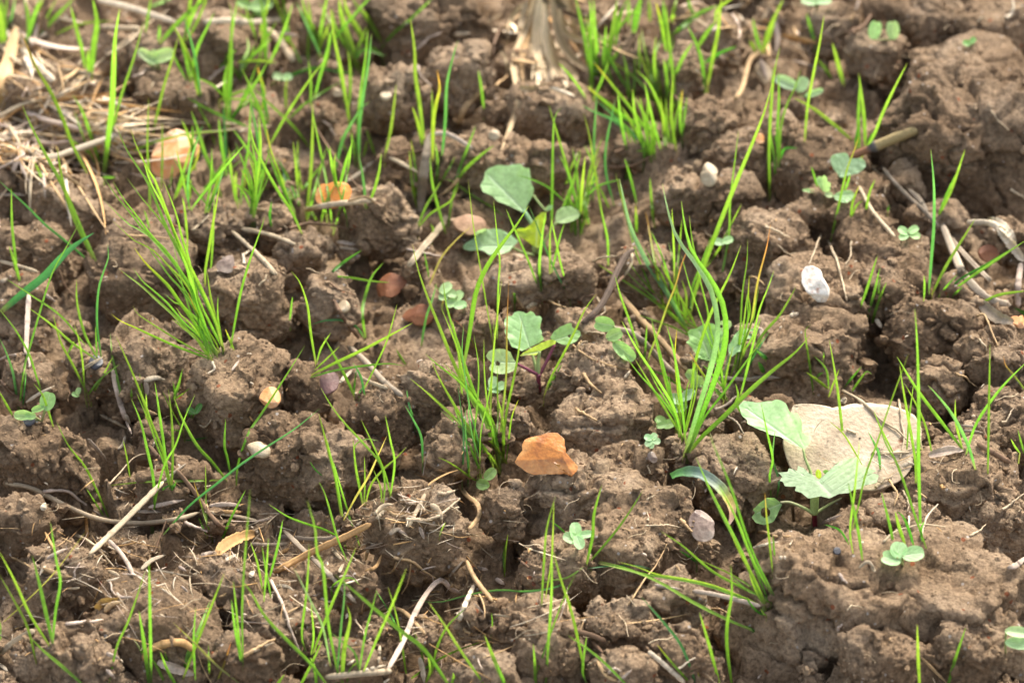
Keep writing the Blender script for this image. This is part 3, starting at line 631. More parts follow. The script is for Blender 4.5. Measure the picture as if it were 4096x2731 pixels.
# ------------------------------------------------------------------ straw, dry leaves and roots traced in the photo
STRAW = {'A0': """40 w 640,0 850,50 1000,100 1160,150|42 s 660,180 780,190 920,190|40 w 1330,150 1500,140 1660,150 1880,130|90 t 0,720 30,500 80,300 110,180|46 w 140,320 230,420 300,490 360,540|40 w -40,340 0,310 70,270|26 s -20,775 150,690 300,650|46 w 130,1050 300,1050 500,990 700,920 850,870 1000,860|32 w 700,910 850,830 970,790|38 m 0,820 150,900 300,950 450,940 560,930|40 m 170,740 300,790 450,830 690,900|30 o 150,790 260,850 400,850|24 s 60,940 150,990 250,1050|28 s 420,460 560,480 720,530|20 m 880,510 960,460|24 m 1380,530 1490,440|20 w 1430,580 1540,530|20 s 880,920 1000,940|30 w 1530,910 1580,870 1630,850|45 h 480,1110 560,1050|30 h 0,1290 90,1285 170,1290|18 s 1270,1520 1380,1420|44 s 1590,1510 1700,1530 1816,1560|26 s 1590,1380 1700,1375 1816,1410|50 m 400,800 450,760 520,780|60 w 440,790 490,740""",
'A1': """50 s 80,180 180,260 290,410|38 m 180,220 330,240|20 n 120,260 125,430 120,600|15 n 320,610 400,790 500,950 620,1120 700,1220 860,1370|34 w 640,1200 730,1140 820,1060|46 s 920,1040 1000,1080 1110,1140|20 n 930,1030 1100,1000 1280,990|64 h 1120,1400 1140,1200 1160,1050 1180,890|30 m 1180,890 1280,880 1360,910 1470,980|38 s 350,1390 480,1360 620,1340 830,1320|26 t 0,1380 100,1390 200,1430|24 n 180,1530 350,1480 500,1470 660,1510|38 t 1370,840 1430,700 1560,570|18 m 1110,440 1120,500 1200,570|20 m 1090,340 1170,260 1260,220|18 t 1620,570 1700,490|20 n 1640,200 1620,400|24 t 1380,1180 1300,1260 1150,1350|30 t 640,1330 760,1300 840,1350|22 m 560,900 480,800|26 s 600,1000 610,920|50 s 1340,230 1460,220""",
'A2': """20 n 1110,610 1220,680 1310,750|34 t 1550,660 1600,580 1650,400 1720,350|58 m 1720,400 1740,460 1760,530|24 n 720,1110 850,1080 1000,1030|22 n 760,1010 840,950|26 t 680,570 740,640|30 m 1180,740 1250,700|26 w 520,1000 490,1060|20 m 1450,350 1480,430""",
'A3': """32 h 870,1100 960,1210 1060,1310 1180,1420 1280,1540|28 s 720,1230 800,1380 900,1500 960,1568|48 h 1050,1250 1130,1330 1180,1420|46 w 1430,1470 1600,1480 1700,1568|62 w 1560,1450 1650,1480 1760,1600|54 m 160,130 180,250 170,350|30 m 720,0 700,70|26 t 660,150 690,80|24 n 680,220 740,170 800,100|18 s 1500,150 1550,120|24 w 1690,120 1730,80 1735,0|10 s 1570,690 1620,780 1710,860|18 s 1720,1250 1809,1310|20 n 0,480 20,400 120,360 270,370|30 n 700,180 640,240|12 m 390,320 380,400""",
'B0': """28 s 0,240 120,270 250,310|36 m 170,850 180,650 190,450|24 m 185,850 190,940|28 m -10,890 80,860 170,850|30 n 0,1020 60,1090 140,1150|42 w 170,1170 260,1110 360,1060|34 m 270,440 370,510|13 n 390,300 440,410 490,490|32 s 510,980 600,920 680,870|34 m 740,950 770,1100 830,1290|26 m 830,1290 870,1380|42 s 660,1250 760,1300 850,1350|40 t 900,1210 1040,1250|50 w 830,1250 860,1320|38 m 580,1410 650,1490 710,1560|40 n 980,1450 1030,1510 1080,1568|28 s 1530,40 1620,120 1720,220 1816,330|20 w 1610,260 1615,210 1650,170|16 t 840,70 1000,75 1120,90|60 w 950,1030 1020,1010 1090,1020|46 m 960,1030 970,1100 960,1140|16 w 1400,900 1410,950 1370,980|12 s 1320,1320 1350,1340 1390,1280|26 m 1530,960 1580,890|50 h 0,380 60,350|30 w 780,1480 810,1450 830,1380|12 w 1020,1430 1010,1510""",
'B1': """28 s 0,40 150,70 300,130|28 s 0,140 80,220 180,330|40 m 570,110 700,130|38 h 590,150 720,165|28 n 550,490 620,620 720,750|46 h 645,800 760,900 900,1050 1010,1130|28 s 680,970 780,1030 910,1080|38 w 590,1040 640,990 680,950|13 n 510,370 600,430 690,460|36 t 1730,440 1816,560|42 s 1040,280 1150,140 1260,10 1310,-70|18 m 1040,160 1150,190 1300,220|13 s 60,400 110,330|40 t 700,1010 640,1070""",
'B2': """46 t 750,410 900,590 1050,750 1200,920 1240,960|40 h 690,680 850,710 960,790 1080,920 1220,1050|28 h 1400,1040 1450,1010 1640,1020 1816,1010|22 h 1420,1220 1500,1170 1560,1130|15 h 1500,1260 1560,1320 1610,1380|38 k 540,650 650,550 720,430 760,330 830,200 890,160|26 n 600,600 690,500 740,420 820,330|18 s 870,160 860,260 800,370 700,450|14 s 620,240 680,210 770,205|14 t 320,500 380,520 440,545|24 t 550,980 600,1040 670,1110|20 t 500,1210 560,1260 640,1290|14 s 930,1260 960,1180|13 n 530,500 560,470 640,460|16 s 640,480 690,560 660,600|14 s 690,720 600,690 560,720|12 t 480,790 580,880 700,930 870,960|12 t 540,760 520,820|46 m 1690,720 1720,690 1730,740|44 s 170,550 220,525 270,540|30 w 820,1010 860,960|20 n 740,430 820,440 880,450""",
'B3': """18 s 100,10 180,40 260,80|13 s 470,60 440,160 390,260|18 s 520,110 570,220 600,350 640,500|11 s 670,110 650,180 630,260|52 h 1270,0 1350,200 1420,340 1560,480 1720,530|34 h 1310,70 1450,230 1600,380|66 w 1640,10 1720,120 1809,240|40 m 1790,250 1770,400 1770,540|84 h 1520,510 1620,600 1740,640|14 t 1500,600 1550,590 1600,680 1640,800|20 s 610,1095 740,1160 860,1270 980,1350 1060,1440|17 s 980,1140 1000,1250 1020,1400 990,1540|14 t 1360,980 1430,1010 1500,1070|38 h 0,1015 100,1005 200,1010|30 h 1390,1320 1470,1330 1550,1340|34 h 1380,1360 1460,1362 1540,1370|24 s 660,1500 850,1510 1050,1500|16 s 640,1350 720,1400 700,1450|64 m 1180,1520 1300,1500 1410,1490|44 m 1230,1500 1310,1470 1390,1475|36 n 1500,1440 1600,1500 1720,1568|13 s 1660,1300 1700,1290 1740,1210|40 w 830,620 850,650 870,680|46 w 260,600 330,585|70 w 1090,1470 1110,1430 1130,1480|20 m 690,1460 720,1490 860,1470|13 t 0,340 50,360 100,400|16 s 1510,750 1560,830|24 w 600,1170 630,1140|30 s 620,1180 640,1140""",
'C0': """34 s 20,250 200,280 400,380 600,470 800,510 1000,510 1200,480 1320,440|22 m 290,305 430,300 540,380 640,450 740,500|44 s 590,720 780,540 950,370 1080,240|34 h 1080,240 1150,180 1230,120|34 n 1000,40 1150,150 1280,300 1400,470 1490,560|38 o 575,620 570,500 560,400|46 m 980,410 1100,385 1220,360|34 h 900,440 1060,440|46 m 1380,400 1490,390 1600,400|42 o 1400,440 1510,440 1630,440|28 s 1350,440 1520,460 1700,500|46 m 1325,730 1370,715 1415,705|80 o 1430,720 1500,650 1600,600 1700,580|34 w 1640,590 1740,560|28 w 1640,600 1730,625|24 m 1220,510 1300,540 1370,570|50 t 280,810 400,860 480,870|36 m 310,750 380,710 450,680|20 s 500,590 600,650 680,720 750,800|36 m 710,620 790,700 850,790 880,860|36 s 710,830 790,860|42 w 930,820 1000,760 1100,720|11 s 720,260 820,160 900,70 960,55|24 m 440,1180 560,1160 680,1150|30 m 770,970 800,1000 880,1000|14 m 720,890 770,990|58 o 950,1420 1000,1340 1180,1300 1280,1350|64 m 1040,1430 1150,1470 1290,1510|46 m 700,1370 790,1410|40 m 700,1480 760,1540|42 s 0,1380 100,1290 230,1220|40 w -10,1440 50,1490|24 t 1610,1390 1700,1335 1814,1280|80 o 640,1080 690,1030 780,1010|60 t 690,1100 740,1050 800,1040|40 w 1490,760 1560,720|14 m 490,880 510,820 530,775|16 n 1010,720 1060,620 1110,480|60 w 280,430 300,380|34 m 1180,800 1230,830|50 w 1650,870 1680,830|30 h 0,1250 60,1280|26 m 1200,930 1240,970|18 t 1450,1000 1490,980""",
'C1': """44 o 160,840 400,710 600,620 800,520|36 h 220,560 350,690 500,830 700,1040|22 m 130,880 200,1020 280,1230 350,1400|32 h 190,600 400,620 600,610|26 h 0,650 120,655 250,650|26 m -10,510 60,500 150,480|46 t 440,530 530,460|34 s 540,690 610,760|38 m 910,1480 1010,1300 1090,1110 1180,960 1260,890 1330,950 1400,980|44 s 500,1530 700,1510 940,1490|38 w 740,1490 900,1450|40 s 860,1320 850,1440|34 w 1380,1160 1430,1030 1480,920|38 w 1400,1000 1440,890|34 t 1430,760 1480,870 1600,1030|22 t 1520,960 1530,860|40 m 1480,810 1570,820|22 s 1030,490 1150,490 1270,440 1390,350|32 s 1040,540 1100,430 1155,320|40 t 1380,260 1430,330 1500,390 1510,470 1440,560|20 t 950,740 1050,760 1130,810 1230,880|14 t 1060,780 1050,900 1000,980|14 t 970,770 940,830 870,850|34 o 760,830 830,800 870,720|38 m 1120,540 1150,620|22 s 1240,320 1350,300|46 h 920,590 960,560 1000,550|28 t 860,1090 1000,1090 1160,1250|58 w 1120,1400 1140,1480 1150,1568|30 s 0,1370 160,1300|60 s 1190,390 1240,430 1270,500|40 s 820,460 880,400 950,390|34 t 900,420 960,460 1020,450|24 s 840,480 900,430|36 m 980,560 1040,600|30 h 700,530 740,500|42 o 190,720 260,680|38 w 170,930 240,930 290,960|28 m 430,1140 470,1060|28 t 240,1110 330,1060|40 s 590,840 620,780|30 s 760,760 790,640|26 w 640,1450 700,1410|30 w 880,1568 920,1540|46 n 700,420 740,490|30 h 1300,880 1410,760|40 t 1290,870 1350,950|18 n 1120,830 1190,870|22 t 1410,1210 1470,1240|26 s 780,1300 800,1270|46 m 1620,880 1680,920|22 m 450,1010 560,1030|14 s 690,1140 760,1280""",
'C2': """34 m 1270,960 1450,990 1720,1060|36 m 1020,920 1110,940 1200,950|34 w 980,1360 1100,1460 1220,1568|12 t 850,1050 950,870 1110,630|12 s 960,530 1100,540 1200,545|42 t 640,1420 700,1520 800,1568|24 t 1190,490 1270,570|38 n 450,1210 600,1250 700,1290|34 n 600,1290 680,1370|15 w 1170,1480 1220,1440 1290,1400|16 t 1400,1080 1470,1080 1550,1150|24 n 100,740 190,810|20 m 720,1500 760,1470 800,1490|38 n -20,900 40,920|12 s 980,500 970,440|12 s 970,360 1020,330|12 s 990,190 980,130|26 t 1160,790 1190,830|14 s 580,1450 640,1420|30 m 780,1560 870,1480""",
'C3': """34 m 460,525 530,490 600,460|22 s 830,280 880,230 940,200|17 w 1130,590 1170,470 1240,390|14 s 880,640 970,570 1150,540 1290,540|38 s 720,810 780,770 830,830|24 m 590,850 640,910|14 s 1665,425 1730,380 1807,320|14 s 1450,600 1500,570 1560,520|56 m 1700,810 1760,790 1830,730|28 t 1130,1400 1220,1490 1300,1568|22 m 70,1450 120,1430|14 w 1050,470 1060,550 1065,620|18 s 700,50 850,40 1000,40 1090,20|15 t 920,230 960,300 950,400|34 w 10,680 100,655 190,635|15 s 1010,300 1050,380 1040,440|44 s 800,800 830,840|20 t 60,570 140,580 270,600|30 t 220,680 290,700|40 w 190,740 250,740|30 m 50,1540 80,1500|44 w 1000,140 1050,120 1090,130|12 s 640,1090 680,1060 740,1070|20 m 580,1220 610,1180|11 s 260,660 300,610|22 o 1260,240 1290,280"""}
for t, s in STRAW.items(): build_straw(t, s.replace('\n', ''))
# ------------------------------------------------------------------ hollow broken stem and the hanging clump of dead grass
def hollow_stem():
    ox, oy = tile('A3'); p0 = np.array([ox + TS * 690, oy + TS * 1025]); p1 = np.array([ox + TS * 1103, oy + TS * 852])
    z0 = float(ZS(*p0)) - 0.002; A = P3(p0[0], p0[1], z0); B = P3(p1[0], p1[1], z0 - 0.012)
    ax = (B - A); L = np.linalg.norm(ax); ax /= L; u = np.cross(ax, [0, 0, 1]); u /= np.linalg.norm(u); v = np.cross(u, ax); r = 36 * TS / F * z0
    prof = [(-.15, .70), (.0, .70), (.20, .72), (.27, .80), (.30, 1.06), (.34, 1.10), (.38, .98), (.45, .95), (.6, .97), (.8, .98), (.98, 1.0), (1.0, .95), (1.0, .60), (.97, .55), (.8, .5)]
    a = np.linspace(0, 2 * np.pi, 20, endpoint=False); V = []; C = []
    for s, k in prof:
        wob = (0.05 * np.sin(3 * a + 1) + (0.05 * np.sin(5 * a) if s > .97 else 0)) * L * 0.12 if s > .97 else 0
        V.append(A + ax * (s * L + (wob if np.ndim(wob) else 0))[:, None] + (u * np.cos(a)[:, None] + v * np.sin(a)[:, None]) * r * k if np.ndim(wob) else A + ax * s * L + (u * np.cos(a)[:, None] + v * np.sin(a)[:, None]) * r * k)
        c = (0.26, 0.13, 0.07) if s < .25 else (0.10, 0.09, 0.085) if s < .37 else (0.31, 0.235, 0.11)
        if k < .65: c = (0.45, 0.33, 0.18)
        C.append(np.tile(c, (20, 1)) * (1 + 0.12 * np.sin(4 * a))[:, None])
    V = np.concatenate(V); C = np.concatenate(C); i = (np.arange(len(prof) - 1)[:, None] * 20 + np.arange(20)[None]).ravel(); j = (np.arange(len(prof) - 1)[:, None] * 20 + (np.arange(20)[None] + 1) % 20).ravel()
    o = link('hollow_stem', mesh_np('hollow_stem', V, np.stack([i, j, j + 20, i + 20], 1), M_STRAW, attrs={'Col': C})); localise(o, A)
    tag(o, 'thick olive brown hollow broken stem sticking out against the biggest clod', 'stem')
hollow_stem()
def ribbon_mesh(name, px, w, c, z0, lean=0.0, tw=(0, 0)):
    n = 26; px = resample(np.array(px, float), n); z = np.full(n, z0) + lean * np.linspace(0, 1, n); z = np.minimum(z, ZS(px[:, 0], px[:, 1]) - 0.001); z = smooth1(z, 4)
    Q = P3(px[:, 0], px[:, 1], z); r = 0.5 * w / F * z0; T, S, N = frames(Q, tw[0], tw[1]); t = np.linspace(0, 1, n)
    prof = np.interp(t, [0, .2, .6, .9, 1], [.45, .9, 1, .6, .12]) * (1 + 0.06 * rng.normal(size=n)); m = 7; X = np.linspace(-1, 1, m)
    V = (Q[:, None] + S[:, None] * (X[None, :, None] * r * prof[:, None, None]) + N[:, None] * ((0.45 * X**2 + 0.12 * np.cos(X * 9))[None, :, None] * r * prof[:, None, None])).reshape(-1, 3)
    i = (np.arange(n - 1)[:, None] * m + np.arange(m - 1)[None]).ravel(); col = np.asarray(c, float); col = np.tile(col, (n, 1)) if col.ndim == 1 else col
    C = np.repeat(col * (1 + 0.12 * np.sin(t * rng.uniform(5, 15) + 1))[:, None], m, 0) * (1 + 0.14 * rng.normal(size=(1, m)).repeat(n, 0).ravel())[:, None]
    return mesh_np(name, V, np.stack([i, i + 1, i + m + 1, i + m], 1), M_STRAW, attrs={'Col': C})
def dry_clump():
    ox, oy = tile('A2'); fx, fy = ox + TS * 290, oy + TS * 420; z0 = float(ZS(fx, fy)) - 0.006; root = thing('dry_grass_clump', P3(fx, fy, z0))
    s = """60 w 270,-20 250,200 260,400 270,530|52 w 290,30 300,250 350,400 390,470|48 s 330,-20 370,200 450,330 610,460|40 s 240,-20 200,130 150,250 120,380 150,560 110,700 50,860|34 s 240,60 190,180 150,280|40 s 370,60 400,190 500,240 590,190|42 s 160,580 240,590 330,560|56 s 310,200 350,380 400,520|40 t 210,-60 220,100 170,330 180,480|30 t 300,-40 400,120 520,180|36 h 250,60 280,240 320,420 300,520|46 s 350,380 430,430 480,530|26 t 330,100 470,260 560,300|30 n 360,60 520,120 580,60|28 s 180,20 110,120 90,260|24 w 230,150 240,330 225,480|30 t 420,-40 470,80 600,120|22 s 60,340 90,380 100,470|60 h 230,-60 330,-10 430,40|40 w 390,420 400,520 420,560|44 w 300,-80 300,150 330,330 340,450|46 s 260,-80 220,120 230,300 240,430|40 m 340,-80 400,150 420,330 440,430|40 w 250,-60 180,60 160,200 165,330|44 s 380,-60 450,90 470,230 530,330|36 w 280,-60 265,200 290,380 320,500"""
    for k, b in enumerate(s.split('|')):
        w, c, rest = b.split(' ', 2); P = np.array(pts_of(rest, ox, oy)); P = P[0] + (P - P[0]) * 1.15 + (P[0] - [fx, P[0, 1]]) * 0.25; child('dry_leaf', ribbon_mesh('dry_leaf', P, 1.05 * float(w) * TS, rng.uniform(0.35, 0.85) * np.array(SC[c]) * [1, .95, .85], z0 - 0.018 + 0.001 * k, rng.uniform(-0.004, 0.006), (rng.uniform(-.3, .3), rng.uniform(-.45, .45))), root)
    tag(root, 'hanging clump of dead cream and brown grass leaves at the top centre', 'dead grass')
dry_clump()
def fallen_leaf():
    ox, oy = tile('C2'); P = np.array(pts_of('1130,205 1190,180 1290,178 1380,220 1460,290 1520,390 1530,460 1505,535', ox, oy)); z0 = float(ZS(P[:, 0], P[:, 1]).min()) - 0.004
    t = np.linspace(0, 1, 26)[:, None]; ks = [0, .12, .3, .5, .62, .72, .86, 1]; cs = np.array([(.10, .26, .05), (.14, .30, .10), (.20, .28, .22), (.26, .30, .22), (.30, .38, .12), (.52, .42, .10), (.72, .45, .26), (.80, .56, .44)])
    c = np.stack([np.interp(t[:, 0], ks, cs[:, k]) for k in range(3)], 1)
    c = c * (1 + 0.16 * rng.normal(size=(26, 1)))
    o = link('fallen_leaf', ribbon_mesh('fallen_leaf', P, 78 * TS, c, z0, -0.004, (0.1, 0.5))); o.data.materials[0] = M_STEM; localise(o, P3(P[0, 0], P[0, 1], z0))
    tag(o, 'curled seedling leaf turning from green through mauve to peach at its drooping end', 'leaf')
fallen_leaf()
# ------------------------------------------------------------------ broadleaf seedlings
PUR = (0.20, 0.055, 0.085); RED = (0.16, 0.02, 0.035); PGR = (0.30, 0.38, 0.14)
def seedling(name, label, T, base, leaves, stems, cat='seedling', fwd_=0.004):
    ox, oy, sc = T; tr = lambda p: [ox + sc * p[0], oy + sc * p[1]]; b = tr(base); z0 = float(ZS(*b)); root = thing(name, P3(b[0], b[1], z0)); tag(root, label, cat, 'broadleaf seedlings')
    for L in leaves:
        O = [tr([float(v) for v in q.split(',')]) for q in L['o'].split()] if isinstance(L['o'], str) else [tr(q) for q in oval(*L['o'])]
        me, z = leaf_mesh(O, tr(L['b']), tr(L['t']), z0 - L.get('f', fwd_), L.get('p', 45), L.get('y', 0), L.get('cup', 0.12), L.get('c', 'l'), [(ox + sc * h[0], oy + sc * h[1], sc * h[2]) for h in L.get('h', ())], L.get('rip', 0.03), L.get('dr', 0.0), L.get('n', 84))
        o = child(L.get('k', 'leaf'), me, root)
        if 'lab' in L: o['label'] = L['lab']
    for pts, f, w0, w1, c0, c1, k in stems:
        px_tube(k, [tr(p) for p in pts], [z0 - f[0], z0 - f[1]], w0 * sc, w1 * sc, c0, c1, root)
    return root
T4 = (2900, 1560, .36987)
seedling('brassica_seedling', 'seedling with toothed pale green leaves and red stem in front of the limestone slab', T4, (970, 1450), [
    dict(o='150,160 200,110 330,130 450,118 560,120 660,160 700,240 780,260 830,360 830,470 880,490 935,500 920,570 860,645 800,610 700,570 600,510 550,500 480,480 430,440 330,410 240,370 240,320 180,260', b=(845, 640), t=(165, 140), p=68, y=-10, f=.006, cup=.05, c='f', dr=.03, tooth=.05),
    dict(o='570,890 680,880 690,840 780,870 790,815 850,840 900,890 960,920 1000,965 1080,960 1220,870 1230,770 1430,715 1480,810 1640,870 1585,895 1665,915 1640,1000 1540,1000 1480,1060 1380,1080 1340,1110 1230,1120 1130,1170 1040,1145 900,1170 830,1110 755,1085 770,1040 650,1040 630,990 590,980 620,930', b=(1000, 975), t=(1150, 1125), p=66, f=.016, cup=-.02, c='f', n=170, rip=.03, tooth=.05),
    dict(o='300,1290 380,1210 450,1160 530,1160 620,1230 560,1350 520,1420 420,1455 330,1430 285,1370 325,1325', b=(600, 1230), t=(320, 1340), p=35, f=.008, c='m', h=((435, 1320, 52),), k='cotyledon', lab='cotyledon eaten through by a round hole'),
    dict(o=(1010, 905, 50, 32, 80), b=(1010, 945), t=(1010, 865), p=10, f=.012, c='y', k='bud'), dict(o=(1090, 880, 30, 22, 0), b=(1065, 885), t=(1115, 880), p=10, f=.012, c='d', k='bud')],
    [([(845, 630), (870, 750), (930, 900), (965, 1150)], (.006, .010), 26, 40, PGR, PGR, 'petiole'), ([(600, 1215), (700, 1212), (850, 1272), (955, 1335)], (.008, .009), 26, 40, (.36, .34, .2), PGR, 'petiole'), ([(1260, 1165), (1120, 1240), (975, 1335)], (.006, .008), 22, 40, (.34, .3, .2), PGR, 'petiole'), ([(970, 1100), (968, 1200), (965, 1340)], (.012, .008), 100, 86, PGR, PGR, 'stem'), ([(962, 1330), (970, 1400), (975, 1470)], (.008, -.002), 56, 52, RED, RED, 'root_collar')])
T2 = (1900, 1180, .26781)
seedling('brassica_seedling', 'seedling with purple stalks and a scalloped upright leaf behind the amber flint', T2, (960, 1420), [
    dict(o='440,380 480,320 550,315 590,260 650,240 720,255 770,280 830,245 880,270 910,320 970,320 1000,370 980,450 970,500 1000,560 995,600 1030,670 950,720 830,770 700,840 620,800 550,780 510,700 470,620 440,550 462,500 440,450', b=(820, 790), t=(650, 250), p=48, f=.002, c='q', rip=.03, n=150, tooth=.05),
    dict(o='1125,630 1180,550 1280,480 1380,440 1440,430 1450,490 1520,520 1570,540 1578,600 1520,690 1420,745 1300,745 1200,690', b=(1150, 690), t=(1570, 560), p=52, f=.004, c='m', h=((1410, 612, 24),), k='cotyledon', lab='cotyledon with a notch and a small hole'),
    dict(o='670,910 720,860 850,790 980,720 1120,670 1210,690 1200,740 1100,750 1000,790 960,850 910,900 800,890', b=(950, 850), t=(690, 900), p=55, f=.007, c='y', lab='young yellow green leaf seen from below'),
    dict(o='165,910 200,850 290,815 440,815 530,860 560,930 610,1000 620,1070 570,1140 440,1188 320,1182 220,1130 212,1080 250,1010 230,980 185,950', b=(605, 1010), t=(200, 1000), p=50, f=.010, c='c', h=((340, 1025, 34),), k='cotyledon', lab='two-lobed cotyledon with a round hole')],
    [([(615, 1020), (760, 1095), (930, 1185)], (.010, .005), 40, 55, PUR, PUR, 'petiole'), ([(1190, 740), (1090, 950), (975, 1175)], (.005, .004), 42, 50, PUR, PUR, 'petiole'), ([(820, 790), (880, 960), (935, 1180)], (.002, .004), 36, 55, PGR, PGR, 'petiole'), ([(965, 840), (945, 1000), (945, 1190)], (.007, .004), 44, 70, PGR, PGR, 'petiole'), ([(945, 1180), (950, 1300), (962, 1440)], (.005, -.002), 74, 60, PUR, RED, 'stem')])
T1 = (1800, 620, .28065)
seedling('brassica_seedling', 'large-leaved pale green seedling with a yellow centre behind the central dip', T1, (1230, 1420), [
    dict(o='430,430 480,360 500,240 560,190 680,155 830,162 900,148 1000,155 1050,205 1130,215 1145,300 1160,430 1195,500 1180,590 1110,680 1090,770 1040,830 960,780 820,720 680,670 620,600 470,540', b=(1060, 810), t=(490, 235), p=50, f=.001, c='q', rip=.03, n=150, tooth=.05),
    dict(o='180,1310 230,1260 330,1210 370,1110 560,1090 640,1075 780,1120 870,1150 980,1240 880,1320 850,1380 700,1440 560,1440 480,1370 300,1370 200,1350', b=(900, 1290), t=(195, 1310), p=62, f=.010, c='f'),
    dict(o='1500,900 1520,810 1600,755 1720,740 1820,790 1850,850 1820,910 1720,960 1580,980 1510,960', b=(1510, 955), t=(1840, 830), p=55, f=.004, c='c', k='cotyledon'),
    dict(o='940,1050 1060,1040 1130,1000 1220,900 1300,820 1365,820 1370,900 1330,1050 1290,1180 1260,1330 1180,1290 1080,1210 960,1130', b=(1230, 1330), t=(1250, 880), p=18, f=.006, c='y', rip=.08, lab='crumpled young yellow green leaf'),
    dict(o=(1410, 755, 60, 34, -35), b=(1370, 790), t=(1450, 715), p=30, f=-.001, c='q', lab='small back leaf'), dict(o=(1030, 1090, 80, 45, 30), b=(1090, 1120), t=(970, 1060), p=40, f=.007, c='d')],
    [([(1050, 790), (1130, 920), (1180, 1040), (1210, 1400)], (.001, .002), 60, 75, (.24, .42, .22), PGR, 'petiole'), ([(880, 1315), (1040, 1390), (1200, 1430)], (.010, .002), 34, 44, PGR, PGR, 'petiole'), ([(1515, 955), (1400, 1150), (1250, 1410)], (.004, .002), 30, 50, PGR, PGR, 'petiole'), ([(1190, 580), (1280, 700), (1370, 800)], (-.001, 0), 34, 30, PGR, PGR, 'petiole'), ([(1235, 1300), (1235, 1460)], (.003, -.002), 90, 70, PGR, (.2, .2, .1), 'stem')])
T3 = (2640, 1240, .26781)
seedling('brassica_seedling', 'bright crinkled seedling growing inside the large right grass plant', T3, (900, 1080), [
    dict(o='385,490 440,440 410,330 450,290 540,275 620,230 700,200 790,210 860,260 930,340 940,420 970,470 950,520 992,550 960,610 960,670 900,720 830,800 740,740 640,740 570,720 500,610 480,570', b=(770, 800), t=(570, 270), p=45, f=.000, c='m', rip=.05, n=150, tooth=.05),
    dict(o='840,190 900,160 1000,140 1060,170 1072,230 1020,290 940,335 880,310', b=(880, 310), t=(1060, 180), p=20, f=-.003, c='c', h=((910, 240, 26),), k='cotyledon', lab='cotyledon with a dark slit'),
    dict(o='1020,530 1060,480 1110,380 1190,300 1320,270 1420,258 1412,390 1360,410 1260,450 1200,500 1255,580 1240,630 1150,640 1070,705 1020,620', b=(1040, 640), t=(1400, 290), p=55, f=.002, c='q', dr=.10),
    dict(o='370,950 420,880 520,870 560,960 640,1000 660,1100 560,1160 460,1180 440,1060 390,1000', b=(620, 1170), t=(400, 920), p=30, f=.004, c='m', k='cotyledon')],
    [([(770, 790), (830, 900), (895, 1080)], (.0, .001), 34, 44, PGR, PGR, 'petiole'), ([(1040, 650), (990, 850), (915, 1070)], (.002, .001), 34, 40, (.26, .32, .18), PGR, 'petiole'), ([(890, 310), (850, 600), (880, 1000)], (-.002, .0), 26, 36, PGR, PGR, 'petiole'), ([(620, 1170), (760, 1130), (890, 1090)], (.004, .001), 26, 36, PGR, PGR, 'petiole')])
T5 = (3150, 550, .19773)
seedling('brassica_seedling', 'pale seedling with a heart-shaped cotyledon below the hollow stem', T5, (860, 1230), [
    dict(o='860,440 900,370 1000,330 1150,310 1220,340 1255,425 1370,430 1480,418 1560,480 1582,570 1530,660 1400,740 1220,780 1100,830 1000,720 920,620 870,530', b=(1040, 800), t=(1270, 430), p=42, f=.003, c='l', k='cotyledon', lab='heart-shaped cotyledon'),
    dict(o='570,800 640,770 690,800 740,755 790,800 800,870 862,890 850,1050 800,1090 730,1115 650,1000 590,900', b=(740, 1115), t=(700, 790), p=15, f=.002, c='q', cup=.3),
    dict(o='920,1180 1000,1120 1120,1080 1280,1070 1330,1120 1382,1160 1300,1260 1200,1335 1080,1320 960,1260', b=(925, 1190), t=(1370, 1150), p=48, f=.008, c='f'),
    dict(o=(835, 1160, 88, 62, 15), b=(760, 1130), t=(910, 1180), p=55, f=.007, c='c', lab='small pale young leaf'), dict(o=(440, 1092, 145, 38, 8), b=(580, 1115), t=(300, 1070), p=70, f=.003, c='c', k='cotyledon')],
    [([(1060, 740), (990, 920), (890, 1140)], (.003, .003), 90, 36, (.34, .40, .12), PGR, 'petiole'), ([(840, 1140), (850, 1240)], (.004, -.002), 50, 40, PGR, PGR, 'stem')])
def cots(label, base, ovs, cat='seedling', col='f', stem=True, p=62, lift=.006):
    """tiny seedling: rounded cotyledons in the 2352 px view: cx, cy, rx, ry, angle"""
    L = []; S = []
    for (cx, cy, rx, ry, a, *rest) in ovs:
        ca, sa = math.cos(R(a)), math.sin(R(a)); L.append(dict(o=(cx, cy, rx, ry, a, rest[0] if rest else 0.10), b=(cx - rx * ca, cy - rx * sa), t=(cx + rx * ca, cy + rx * sa), p=p, f=lift, c=col, k='cotyledon', n=40, cup=.10, rip=0))
        S.append(([(cx - .9 * rx * ca, cy - .9 * rx * sa), ((cx - rx * ca + base[0]) / 2, (cy - rx * sa + base[1]) / 2), (base[0], base[1])], (lift, 0), 5, 5, PGR, (.25, .22, .1), 'petiole'))
    seedling('cotyledon_seedling', label, (0, 0, D), base, L, S, cat)
cots('tiny seedling of four round cotyledons between two front clods', (1327, 1262), [(1322, 1219, 22, 14, -95), (1312, 1236, 22, 13, 200), (1330, 1245, 18, 13, 70), (1346, 1227, 18, 9, -8)])
cots('seedling of three notched round cotyledons at the foot of right front grass', (2075, 1300), [(2045, 1282, 26, 17, 195, .35), (2064, 1262, 20, 20, -80), (2098, 1272, 27, 18, -8)])
cots('pair of pale cotyledons cut by the lower right frame edge', (2310, 1500), [(2338, 1452, 30, 13, 8), (2338, 1478, 30, 14, 8)])
cots('pair of bean-shaped blue-green cotyledons in the back right soil', (2030, 92), [(2009, 68, 24, 15, -78, .3), (2050, 68, 24, 15, -95, .3)], col='q', p=25)
